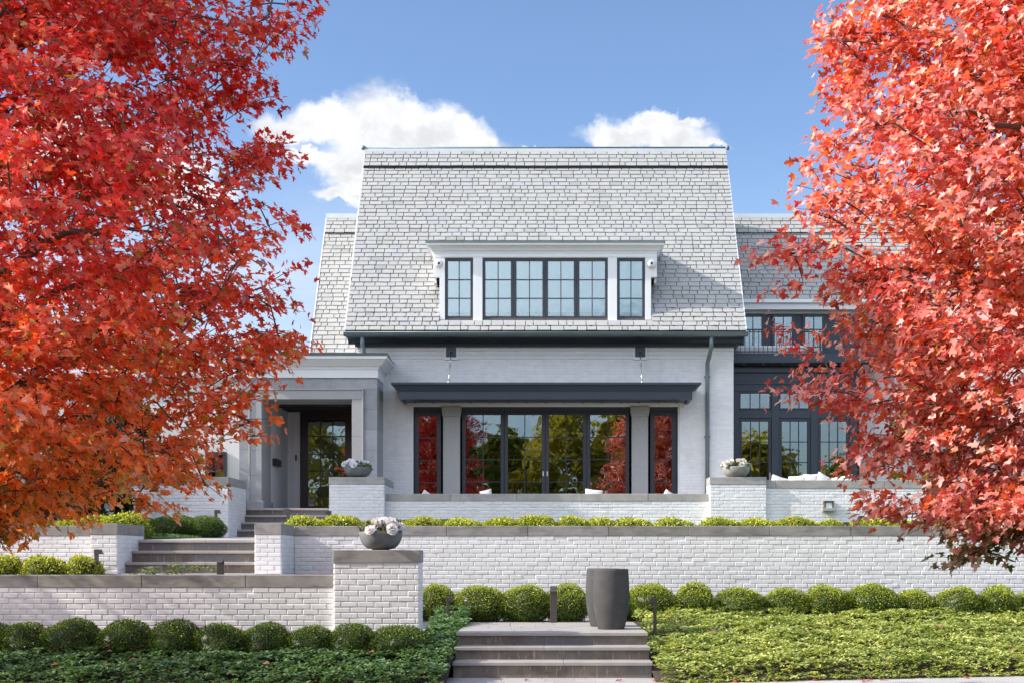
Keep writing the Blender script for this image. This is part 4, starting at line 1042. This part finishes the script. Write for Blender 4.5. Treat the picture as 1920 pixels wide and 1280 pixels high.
near = [(-70, 90, 1168), (-12, 62, 1168), (50, 84, 1170), (140, 98, 1163), (238, 96, 1165), (329, 90, 1165), (415, 92, 1173), (502, 80, 1170), (583, 84, 1176), (661, 84, 1172), (751, 104, 1176)]
ext = ['cut by the frame edge at the far left', 'at the left frame edge', 'second from the left frame edge', 'third from the left frame edge', 'left of centre along the low wall', 'fifth from the left frame edge', 'sixth from the left, in deep shade', 'narrow one before the wall right half', 'just left of the brick pedestal', 'at the left corner of the brick pedestal', 'biggest, at the right foot of the brick pedestal']
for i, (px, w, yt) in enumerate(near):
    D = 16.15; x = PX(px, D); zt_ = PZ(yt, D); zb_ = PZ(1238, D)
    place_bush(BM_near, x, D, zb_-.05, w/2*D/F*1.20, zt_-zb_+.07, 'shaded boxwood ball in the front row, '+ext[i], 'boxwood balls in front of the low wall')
for i in range(6):
    place_bush(BM_near, PX(-170-100*i, 16.15), 16.15, .22, .31, .47, 'boxwood ball outside the left edge of the front row', 'boxwood balls in front of the low wall')
mid = [(818, 78, 1095, 20.2), (898, 92, 1096, 20.1), (985, 92, 1096, 20.1), (1063, 80, 1095, 20.1), (1160, 70, 1100, 20.2), (1222, 84, 1092, 20.1), (1302, 80, 1093, 20.1), (1386, 92, 1099, 20.1), (1470, 84, 1100, 20.1), (1549, 88, 1096, 20.1), (1636, 92, 1092, 20.05), (1714, 72, 1103, 20.1), (1796, 88, 1099, 20.05), (1871, 76, 1097, 20.05), (1928, 52, 1107, 20.1), (1995, 80, 1100, 20.1)]
elab = ['beside the brick pedestal', 'behind the short path light', 'behind the landing', 'behind the wide path light', 'hidden behind the tall planters', 'just right of the tall planters', 'second right of the tall planters', 'third right of the tall planters', 'with a flattish top, fourth right of the planters', 'fifth right of the tall planters', 'tallest of the right half', 'small one after the tallest', 'below the hanging maple sprig', 'second from the right frame edge', 'cut by the right frame edge', 'beyond the right frame edge']
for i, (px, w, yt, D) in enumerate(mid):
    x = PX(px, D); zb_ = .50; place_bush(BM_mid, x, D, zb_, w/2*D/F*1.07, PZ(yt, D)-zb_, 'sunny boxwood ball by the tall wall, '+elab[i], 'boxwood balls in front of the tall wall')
for i, (px, w, yt) in enumerate([(6, 82, 1043), (84, 86, 1042), (155, 66, 1043)]):
    D = 19.5; place_bush(BM_gold, PX(px, D), D, 1.0, w/2*D/F*1.05, PZ(yt, D)-1.0, 'yellow-green boxwood behind the low wall, '+['at the left frame edge', 'middle one of three', 'next to the left brick pier'][i], 'yellow-green bushes between the walls')
gold = [(572, 70, 968), (640, 66, 966), (705, 60, 972), (792, 64, 968), (866, 66, 971), (938, 62, 969), (1004, 72, 967), (1075, 58, 968), (1124, 50, 970), (1186, 74, 970), (1262, 66, 971), (1350, 70, 970), (1418, 64, 971), (1490, 70, 969), (1556, 52, 974), (1632, 76, 970), (1705, 62, 975), (1752, 58, 976), (1830, 60, 976), (1900, 60, 976)]
gl = ['right of the left pier cap', 'before the porch-side pier', 'behind the rose bowl', 'under the left sidelight', 'under the left glass doors', 'left of the centre doors', 'tallest, under the centre doors', 'right of the centre doors', 'small one right of the centre doors', 'under the right glass doors', 'under the right sidelight', 'at the foot of the pale-bowl pier', 'right of the pale-bowl pier', 'left of the wall light', 'low one under the wall light', 'right of the small spot light', 'before the end of the terrace wall', 'before the dark gate', 'behind the hanging maple sprig', 'at the right frame edge']
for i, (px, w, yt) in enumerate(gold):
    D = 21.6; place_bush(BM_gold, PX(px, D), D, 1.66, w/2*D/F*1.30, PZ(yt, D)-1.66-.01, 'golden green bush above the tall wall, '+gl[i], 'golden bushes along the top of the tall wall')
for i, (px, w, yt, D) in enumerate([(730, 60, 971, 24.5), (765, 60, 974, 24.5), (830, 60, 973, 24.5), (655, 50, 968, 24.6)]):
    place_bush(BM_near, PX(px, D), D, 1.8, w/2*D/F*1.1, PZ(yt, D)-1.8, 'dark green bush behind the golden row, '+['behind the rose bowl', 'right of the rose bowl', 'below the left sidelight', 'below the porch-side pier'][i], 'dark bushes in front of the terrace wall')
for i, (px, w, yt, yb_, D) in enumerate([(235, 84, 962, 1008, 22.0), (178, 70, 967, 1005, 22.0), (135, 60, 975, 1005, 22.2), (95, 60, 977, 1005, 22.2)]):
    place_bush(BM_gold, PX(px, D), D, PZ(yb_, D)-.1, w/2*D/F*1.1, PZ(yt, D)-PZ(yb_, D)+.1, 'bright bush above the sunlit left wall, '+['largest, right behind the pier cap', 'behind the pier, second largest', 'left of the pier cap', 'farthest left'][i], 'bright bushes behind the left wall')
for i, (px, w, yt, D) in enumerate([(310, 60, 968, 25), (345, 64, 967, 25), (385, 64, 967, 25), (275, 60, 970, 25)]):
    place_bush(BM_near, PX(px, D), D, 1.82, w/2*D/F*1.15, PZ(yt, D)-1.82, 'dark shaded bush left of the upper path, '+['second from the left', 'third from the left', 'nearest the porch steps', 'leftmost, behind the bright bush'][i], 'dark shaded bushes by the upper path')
# ---------------------------------------------------------------- ground cover (pachysandra) and grass
def ground_cover(name, pts, label, seed, size=.055, c1=(.05, .12, .03), c2=(.17, .28, .06), lift=.10, nper=8):
    R = np.random.default_rng(seed); n = len(pts); Q = np.repeat(pts, nper, axis=0); m_ = len(Q)
    ang = R.uniform(0, 2*np.pi, m_); tl = np.repeat(rand_unit(R, n)*.35+np.array([0, 0, 1]), nper, axis=0); tl /= np.linalg.norm(tl, axis=1, keepdims=True)
    side = np.stack([np.cos(ang), np.sin(ang), np.zeros(m_)], 1)
    Q = Q+side*.008; el = R.uniform(-.35, .75, m_)
    A = side+tl*el[:, None]; N = tl-side*el[:, None]
    hgt = np.repeat(R.uniform(0, 1, n), nper); pat = .5+.5*np.sin(Q[:, 0]*3.1+np.sin(Q[:, 1]*2.3)*2)*np.cos(Q[:, 1]*3.7+Q[:, 0]); kk = np.clip(hgt*.55+R.random(m_)*.45+.30*(pat-.55), 0, 1)[:, None]
    C = np.array(c1)*(1-kk)+np.array(c2)*kk
    C[R.random(m_) < .004] = (.30, .12, .07)
    o = leaf_mesh(name, Q, A, N, R.uniform(.75, 1.3, m_)*size, C, M['cover'], None, 'oval', .28, .48)
    return tag(o, label, 'ground cover', kind='stuff')
def scatter(x0, x1, y0f, y1, dens, seed, zf=slope_z, ok=None, h0=.03, h1=.13):
    R = np.random.default_rng(seed); ya = min(y0f(x0), y0f(x1)); n = int((x1-x0)*(y1-ya)*dens)
    x = R.uniform(x0, x1, n); y = R.uniform(ya, y1, n)
    z = np.array([zf(a, b) for a, b in zip(x, y)])
    lump = .5+.5*np.sin(x*5.1+np.sin(y*4.)*1.3)*np.sin(y*6.3+np.cos(x*3.)*1.5)
    keep = y > np.array([y0f(a) for a in x])
    if ok is not None: keep &= ok(x, y)
    l2 = .5+.5*np.sin(x*2.3+np.cos(y*1.9+x*.7)*1.7)*np.cos(y*2.7-np.sin(x*1.3))
    e_ = np.clip((y-np.array([y0f(a) for a in x]))/.25, .25, 1)
    z = z+(h0+(h1-h0)*R.random(n)**.7+.07*lump+.06*l2)*e_
    return np.stack([x, y, z], 1)[keep]
R0 = scatter(1.33, 9.0, lambda x: edge_y(x)-.09, 19.95, 440, 41, ok=lambda x, y: (x > 1.36+.05*np.sin(y*7)))
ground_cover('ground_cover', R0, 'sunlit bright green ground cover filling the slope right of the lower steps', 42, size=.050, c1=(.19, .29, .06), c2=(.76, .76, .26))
L0 = scatter(-9.5, -1.14, lambda x: 14.7, 16.55, 460, 43, ok=lambda x, y: (x < -1.12+.06*np.sin(y*8)))
L1 = scatter(-1.60, -1.10, lambda x: 16.5, 20.1, 420, 44, ok=lambda x, y: (x < -1.09+.05*np.sin(y*8)), h1=.12)
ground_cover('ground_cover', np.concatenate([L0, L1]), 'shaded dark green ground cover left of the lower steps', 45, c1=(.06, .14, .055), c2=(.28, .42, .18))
U0 = scatter(-5.75, -4.6, lambda x: 18.4, 19.2, 60, 46, zf=lambda x, y: 1.20, h0=.0, h1=.07)
ground_cover('ground_cover', U0, 'pale green sprigs just above the low wall cap before the stained steps', 47, c1=(.1, .16, .05), c2=(.3, .34, .12))
Rg = np.random.default_rng(50); n = 9000
P = np.stack([Rg.uniform(-7.6, -6.3, n), Rg.uniform(22.2, 26.6, n), np.full(n, 1.83)], 1); A = rand_unit(Rg, n)*.5+np.array([0, 0, 1.])
o = leaf_mesh('grass', P, A, rand_unit(Rg, n), Rg.uniform(.04, .08, n), np.array([.06, .13, .03])*Rg.uniform(.6, 1.4, (n, 1)), M['cover'], None, 'rhomb', 0, .15); tag(o, 'strip of green grass beside the upper path', 'grass', kind='stuff')
# fallen red leaves on the step and sidewalk
Rf = np.random.default_rng(60)
for i in range(14):
    x, y, z = [(1.35, 15.9, .012), (1.28, 15.75, .012), (1.4, 15.7, .012), (1.45, 15.95, .03), (.9, 15.8, .012), (-.2, 15.9, .012), (3.9, 15.9, .006), (3.8, 15.75, .006), (4.1, 16.0, .006), (6.0, 16.3, .006), (1.5, 16.1, .05), (3.2, 15.95, .006), (2.2, 15.6, .006), (5.1, 16.25, .006)][i]
    a = Rf.uniform(0, 6.28)
    o = leaf_mesh('fallen_leaf', np.zeros((1, 3)), np.array([[math.cos(a), math.sin(a), .05]]), np.array([[0, 0, 1.]]), [.085], np.array([[.28, .05, .04]])*Rf.uniform(.6, 1.5), M['maple'], None, 'maple', .5, loc=(x, y, z+.004))
    tag(o, 'dry red maple leaf lying on the paving below the slope', 'leaf', 'fallen maple leaves on the paving')
for i in range(34):
    x = Rf.uniform(1.5, 8.2) if i < 24 else Rf.uniform(-6.5, -1.4); yb = edge_y(x) if x > 0 else 14.9
    y = yb+(Rf.uniform(-.30, .06) if i < 14 else Rf.uniform(.1, 1.9 if x > 0 else 1.0)); z = .012 if i < 14 else slope_z(x, y)+.235
    a = Rf.uniform(0, 6.28)
    o = leaf_mesh('fallen_leaf', np.zeros((1, 3)), np.array([[math.cos(a), math.sin(a), .1]]), np.array([[Rf.uniform(-.3, .3), -.3, 1.]]), [Rf.uniform(.06, .09)], np.array([[.34, .10, .06]])*Rf.uniform(.6, 1.5), M['maple'], None, 'maple', .5, loc=(x, y, z))
    tag(o, 'dry red maple leaf lying on the pavement edge of the slope' if i < 14 else 'dry red maple leaf caught on the ground cover', 'leaf', 'fallen maple leaves by the pavement edge' if i < 14 else 'fallen maple leaves on the ground cover')
# ---------------------------------------------------------------- maples
def interp(prof, z):
    zs = [p[0] for p in prof]; rs = [p[1] for p in prof]; return np.interp(z, zs, rs)
def maple(name, label, cx, cy, prof, seed, nspray, leaf, palette, per=34, extra=(), off=0., dense=1., limbs=26, tip_len=.42, group=None, trunk_h=1.6, mat='maple'):
    R = np.random.default_rng(seed); root = thing(name, label, 'tree', group, loc=(cx, cy, 0))
    ztop = prof[-1][0]; zlo = prof[0][0]
    # skeleton ------------------------------------------------
    leader = [np.array([0, 0, 0.])]
    N = 14
    for i in range(1, N+1):
        t = i/N; leader.append(np.array([.10*math.sin(t*5+seed), .10*math.cos(t*4+seed), ztop*.93*t]))
    tb = MB(); tb.tube([tuple(p) for p in leader], [.135*(1-i/N)**.8+.012 for i in range(N+1)], 12)
    L = np.array(leader); sk = [(p, 0) for p in L if p[2] > trunk_h]
    branches = []
    for i in range(limbs):
        t = (i+.5)/limbs; h0 = trunk_h*.9+(ztop*.85-trunk_h)*t**1.1; az = i*2.39996+seed
        b0 = np.array([np.interp(h0, L[:, 2], L[:, 0]), np.interp(h0, L[:, 2], L[:, 1]), h0])
        zt2 = min(h0+R.uniform(.5, 1.6)*(1-.5*t), ztop*.97); rr = interp(prof, zt2)*R.uniform(.72, .9)
        if t < .2: zt2 = h0+R.uniform(-.1, .5); rr = interp(prof, zt2)*.8
        e = np.array([rr*math.cos(az), rr*math.sin(az), zt2]); pts = []
        K = 9
        for k in range(K+1):
            s = k/K; p = b0*(1-s)+e*s; p = p+np.array([0, 0, (.28*math.sin(s*math.pi))])*R.uniform(.6, 1.1)+R.normal(size=3)*.03*s; pts.append(p)
        r0 = .048*(1-t)+.018
        branches.append((pts, [r0*(1-k/K)**.8+.005 for k in range(K+1)]))
        for p in pts[2:]: sk.append((p, 1))
    SK = np.array([p for p, _ in sk])
    # spray targets --------------------------------------------
    T = []
    while len(T) < nspray:
        z = R.uniform(zlo-.05, ztop); rm = interp(prof, z)
        if R.random() > (rm/3.1)**1.2+.08: continue
        az = R.uniform(0, 2*math.pi); lob = 1+.09*math.sin(az*3+z*2.1+seed)+.07*math.sin(az*7-z*3.7)+.05*math.sin(z*9+az*2)
        q = R.random()**.42
        T.append((rm*q*lob*math.cos(az), rm*q*lob*math.sin(az), z, q))
    for e in extra: T.append((e[0]-cx, e[1]-cy, e[2], 1.0))
    T = np.array(T)
    PP = []; AA = []; NN = []; CC = []; SS = []
    tw = MB()
    order = np.argsort(np.linalg.norm(T[:, :2], axis=1)+.15*np.abs(T[:, 2]-ztop*.5)+R.uniform(0, .6, len(T)))
    SKL = np.zeros((len(SK)+3*len(T), 3)); SKL[:len(SK)] = SK; nsk = len(SK)
    for (tx, ty, tz, q) in T[order]:
        tip = np.array([tx, ty, tz]); SK = SKL[:nsk]; dd = SK-tip; cost = np.linalg.norm(dd, axis=1)+.9*np.clip(dd[:, 2]+.1, 0, None)+.35*np.clip(np.linalg.norm(SK[:, :2], axis=1)-np.linalg.norm(tip[:2]), 0, None)
        cost = cost*R.uniform(.85, 1.15, len(cost)); b = SK[np.argmin(cost)].copy(); d = tip-b; ln = np.linalg.norm(d)
        if ln < .05: continue
        out = np.array([tx, ty, 0]); out /= (np.linalg.norm(out)+1e-6)
        lowk = np.clip((zlo+1.3-tz)/1.3, 0, 1)
        axis = d/ln*.55+out*.75+np.array([0, 0, R.uniform(-.05, .5)-.55*lowk])+R.normal(size=3)*.22; axis /= np.linalg.norm(axis)
        tl = tip_len*R.uniform(.7, 1.3); s0 = tip-axis*tl
        midp = (b+s0)/2+np.array([0, 0, .08*ln])
        endp = tip+np.array([0, 0, -.05-.08*lowk])
        SKL[nsk:nsk+3] = (midp, s0, (s0+endp)/2); nsk += 3
        if ln > .15: tw.tube([tuple(b), tuple(midp), tuple(s0), tuple((s0+endp)/2+np.array([0, 0, .02])), tuple(endp)], [.009, .007, .005, .0035, .002], 4, cap=False)
        # leaves along the last stretch and two side twigs
        side = np.cross(axis, [0, 0, 1.]); side /= (np.linalg.norm(side)+1e-6); upv = np.cross(side, axis)
        npl = int(per*R.uniform(.75, 1.2))
        s = R.uniform(0.0, 1.12, npl); sg = R.choice([-1, 1], npl); br = R.choice([0, 1, 2], npl, p=[.4, .3, .3])
        w = R.uniform(.0, 1, npl)*tl*.55
        base = s0[None]+(axis[None]*(s*tl)[:, None])
        sid = np.where(br == 0, 0, np.where(br == 1, 1, -1))*w
        base = base+side[None]*sid[:, None]+upv[None]*R.normal(size=npl)[:, None]*.045
        base[:, 2] -= .10*(s**2)*tl+.03*np.abs(sid)/tl
        a_ = axis[None]*R.uniform(.1, .9, npl)[:, None]+side[None]*(sg*R.uniform(.3, 1., npl))[:, None]+np.array([0, 0, -1])*R.uniform(.05, .9, npl)[:, None]+R.normal(size=(npl, 3))*.25
        nm = np.array([0, 0, 1.])[None]*R.uniform(.3, 1.1, npl)[:, None]+out[None]*R.uniform(-.1, .9, npl)[:, None]+R.normal(size=(npl, 3))*.38
        a_ /= np.linalg.norm(a_, axis=1, keepdims=True)
        pet = base+a_*.025
        PP.append(pet); AA.append(a_); NN.append(nm)
        CC.append(palette(R, tx, ty, tz, q, npl)); SS.append(R.uniform(.55, 1.15, npl)*leaf)
    for pts, rad in branches: tb.tube([tuple(p) for p in pts], rad, 7, cap=False)
    tb.build('trunk', M['bark'], root); tw.build('twigs', M['bark'], root)
    P = np.concatenate(PP); A = np.concatenate(AA); N_ = np.concatenate(NN); C = np.concatenate(CC); Sz = np.concatenate(SS)
    leaf_mesh('crown', P, A, N_, Sz, C, M[mat], root, 'maple', R.uniform(-.1, .55, len(P)))
    print('maple', name, len(P), 'leaves')
    return root
def lerp3(a, b, t): return np.array(a)[None]*(1-t)+np.array(b)[None]*t
def pal_left(R, x, y, z, q, n):
    hz = np.clip((z-1.9)/2.3, 0, 1); clump = .5+.5*math.sin(x*2.3+z*1.7+1)*math.sin(y*2.1-z*2.9)
    t = np.clip(hz*.95+.25*(clump-.5)+R.normal(size=(n, 1))*.14, 0, 1)
    C = lerp3((.93, .30, .036), (.76, .052, .056), t)
    if z > 4.4: C = C*.8+np.array([.34, .012, .03])*.2
    C = C*R.uniform(.72, 1.25, (n, 1))
    if z < 1.75: C[R.random(n) < .4] = (.27, .17, .03)
    inner = (R.random(n) < .20*(1-q)); C[inner] = np.array([.30, .15, .03])
    glint = R.random(n) < .12; C[glint] = np.array([.86, .44, .32])  # pale pink leaf colour put in for undersides catching light
    dk = R.random(n) < .10; C[dk] *= np.array([.55, .8, 1.1])
    oc = R.random(n) < .16*(1.15-hz)*(1.3-q*.6); C[oc] = np.array([.50, .36, .05]); og = R.random(n) < .10*(1.1-hz)*(1.4-q); C[og] = np.array([.24, .25, .04])
    return C
def pal_right(R, x, y, z, q, n):
    clump = .5+.5*math.sin(x*2.9+z*2.2)*math.sin(y*2.1-z*2.5)
    t = np.clip(.62+.5*(clump-.5)+R.normal(size=(n, 1))*.22, 0, 1)
    C = lerp3((.72, .21, .05), (.58, .060, .070), t)*R.uniform(.75, 1.25, (n, 1))
    if z < 1.85: 
        g_ = np.clip((1.95-z)/.45, 0, .9) if x > -2.2 else 0.2; C[R.random(n) < g_] = (.13, .19, .03)
    inner = (R.random(n) < .30*(1-q)); C[inner] = np.array([.55, .27, .04])
    glint = R.random(n) < .20; C[glint] = np.array([.88, .56, .52])  # sun glints painted as pale pink leaves
    dk = R.random(n) < .12; C[dk] *= np.array([.55, .6, .8])
    return C
LX, LY = -5.07, 11.5
RX, RY = 4.66, 11.0
profL = [(1.72, .6), (1.9, 1.7), (2.13, 2.0), (2.45, 2.3), (2.87, 2.42), (3.33, 2.74), (4.3, 2.82), (4.9, 2.7), (5.36, 2.5), (5.8, 2.6), (6.28, 2.7), (7.2, 2.4), (8, 1.8), (8.8, .6)]
profR = [(1.55, .5), (1.75, 1.55), (1.93, 1.85), (2.3, 1.85), (2.9, 2.05), (3.4, 2.5), (4.1, 2.65), (4.4, 2.55), (4.75, 2.45), (5.4, 2.25), (5.98, 2.3), (6.8, 2.0), (7.8, 1.3), (8.5, .4)]
def lx(px, py, D): return (PX(px, D), D, PZ(py, D))
exL = [lx(a, b, LY+d) for a, b, d in [(585, 40, 0), (560, 55, .2), (530, 90, 0), (500, 130, .3), (520, 20, -.2), (555, 280, 0), (540, 300, .3), (500, 250, -.2), (575, 420, .1), (550, 400, .3), (565, 490, 0), (540, 520, -.3), (560, 570, .2), (520, 560, 0), (585, 632, .1), (550, 640, .3), (500, 625, 0), (505, 730, .1), (480, 700, -.2), (515, 770, .2), (500, 800, 0), (460, 740, .3), (440, 790, 0), (20, 1000, -.3), (45, 985, 0), (10, 970, .3), (330, 950, .1), (300, 935, -.2)]]
exR = [lx(a, b, RY+d) for a, b, d in [(1405, 455, 0), (1425, 470, .1), (1450, 460, -.2), (1470, 440, .2), (1500, 450, 0), (1455, 715, 0), (1480, 725, .1), (1510, 715, -.2), (1540, 745, .1), (1570, 740, 0), (1440, 600, .2), (1470, 640, -.1), (1430, 540, .1), (1535, 30, 0), (1560, 60, .2), (1550, 100, -.2), (1500, 300, .1), (1490, 380, 0), (1580, 860, 0), (1600, 880, .3), (1610, 935, 0), (1640, 950, -.2), (1700, 975, .1), (1565, 770, .2), (1560, 840, -.1),
       (1850, 990, 0), (1830, 1010, .1), (1800, 1000, -.1), (1790, 1030, 0), (1765, 1040, .1), (1780, 1045, -.1), (1900, 985, 0), (1880, 1000, .2)]]
maple('maple_tree', 'large crimson and orange maple filling the left side of the view', LX, LY, profL, 7, 2450, .078, pal_left, per=44, extra=exL, mat='maple_dark')
maple('maple_tree', 'bright red sunlit maple filling the right side of the view', RX, RY, profR, 19, 2250, .080, pal_right, per=44, extra=exR)
maple('maple_tree', 'shading maple outside the left edge of the view', -11.2, 15.6, [(z*.62, r*.9) for z, r in profL], 23, 210, .11, pal_left, per=26, limbs=14, trunk_h=.9)
# ---------------------------------------------------------------- other trees
def leafy_tree(name, label, x, y, z0, h, r, seed, c1, c2, n, ls, group=None, conic=False, trunk=.16, base=.18, squash=1.0, sparse=0.):
    R = np.random.default_rng(seed); root = thing(name, label, 'tree', group, loc=(x, y, z0))
    m = MB(); N = 8; m.tube([(.12*math.sin(i+seed), .12*math.cos(i*1.3), h*.9*i/N) for i in range(N+1)], [trunk*(1-i/N)+.02 for i in range(N+1)], 8)
    nb = 16; B = []
    for i in range(nb):
        t = (i+.5)/nb; zz = h*(base+.06+(.80-base)*t); az = i*2.4+seed; rr = r*(1-t*.9 if conic else math.sin(math.pi*(.22+.68*t)))*.75
        e = (rr*math.cos(az), rr*math.sin(az), min(zz+(.1 if conic else .12*h), h*.97)); m.tube([(0, 0, zz), (e[0]*.5, e[1]*.5, zz*.5+e[2]*.5+.1), e], [trunk*.35*(1-t)+.02, .025, .01], 5, cap=False)
        B.append(e)
    m.build('trunk', M['bark'], root)
    # clumps
    K = 90; cl = []
    for i in range(K):
        t = R.random()**.85; zz = h*(base+(1-base)*t); rm = r*((1-t)**.8 if conic else max(.12, math.sin(math.pi*(.18+.80*t)))**.8)
        az = R.uniform(0, 6.28); q = R.random()**.5; cl.append((rm*q*math.cos(az), rm*q*math.sin(az), zz, R.uniform(.5, 1.1)*r*.25, R.uniform(.7, 1.25)))
    cl = np.array(cl); idx = R.integers(0, K, n); dd = rand_unit(R, n)*(R.random((n, 1))**.45)
    P = cl[idx, :3]+dd*cl[idx, 3][:, None]*np.array([1, 1, .75 if not conic else .5])
    P[:, 2] = np.clip(P[:, 2], h*base*.6, None)
    A = rand_unit(R, n)+np.array([0, 0, -.2]); N_ = rand_unit(R, n)+np.array([0, 0, .6])
    k = R.random((n, 1)); C = (np.array(c1)*(1-k)+np.array(c2)*k)*cl[idx, 4][:, None]
    leaf_mesh('crown', P, A, N_, R.uniform(.7, 1.3, n)*ls, C, M['far_leaf'], root, 'rhomb', 0, .7)
    return root
DG1, DG2 = (.012, .028, .010), (.03, .06, .02)
for i, (x, y, h, r) in enumerate([(-9.3, 29.0, 3.2, 1.2), (-10.3, 24.8, 2.2, 1.1), (-12.0, 25.5, 2.8, 1.3), (-8.9, 25.6, 1.9, .9), (-15.5, 29, 5, 2.0)]):
    leafy_tree('evergreen_tree', ['dark evergreen standing before the left wing wall under the red maple', 'small dark evergreen shrub left of the porch side wall', 'bushy dark evergreen at the far left behind the wall', 'low dark evergreen nearest the porch side wall', 'tall dark evergreen at the far left edge'][i], x, y, 1.8, h, r, 70+i, DG1, DG2, 9000 if i in (1, 2, 3) else 9000, .10, conic=(i == 4), base=.05)
leafy_tree('yellow_tree', 'golden yellow tree glowing behind the house at the right', PX(1600, 41), 41, 1.8, 9.9, 2.4, 80, (.42, .36, .05), (.60, .48, .07), 14000, .16)
leafy_tree('ornamental_tree', 'small ochre tree against the right wing wall behind the red maple', 8.9, 30.0, 1.8, 4.6, 1.15, 83, (.10, .11, .02), (.48, .30, .05), 7000, .10, base=.1)
leafy_tree('yellow_tree', 'yellow tree behind the left wing seen through maple leaves', -11.3, 39, 1.8, 6.0, 2.6, 81, (.40, .33, .05), (.58, .42, .07), 10000, .16)
# street trees across the road, seen only as reflections in the windows
rt = random.Random(5)
for i, (x, y, h, r, kind) in enumerate([(-21, -26, 11.5, 4.2, 0), (-15.5, -23, 10.6, 4.2, 1), (-10.5, -27, 11.8, 4.4, 0), (-6.0, -22, 11.0, 3.4, 2), (-2.6, -28, 9.6, 4.0, 0), (1.4, -24, 10.6, 3.9, 1), (5.2, -28, 11.2, 4.0, 1), (9.2, -23, 9.8, 4.2, 0), (14.0, -26, 9.0, 4.3, 1), (19.5, -24, 7.5, 3.6, 0), (26, -26, 7.5, 4, 1), (33, -24, 6.5, 4, 0), (40, -26, 7, 4, 1)]):
    cs = [((.14, .17, .03), (.42, .42, .07)), ((.34, .30, .04), (.72, .60, .09)), ((.07, .11, .03), (.20, .26, .05))][kind]
    leafy_tree('street_tree', 'leafy green and yellow tree across the road, mirrored in the windows' if kind != 2 else 'dark conical tree across the road, mirrored in the windows', x, y, 0, h, r, 90+i, cs[0], cs[1], 15000, .36, 'trees across the road', conic=(kind == 2), base=.06)
leafy_tree('street_tree', 'off-view tree west of the terrace throwing shade on the porch', -13.2, 25.2, 1.8, 9.0, 3.0, 130, (.07, .12, .02), (.2, .24, .04), 9000, .2, base=.1)
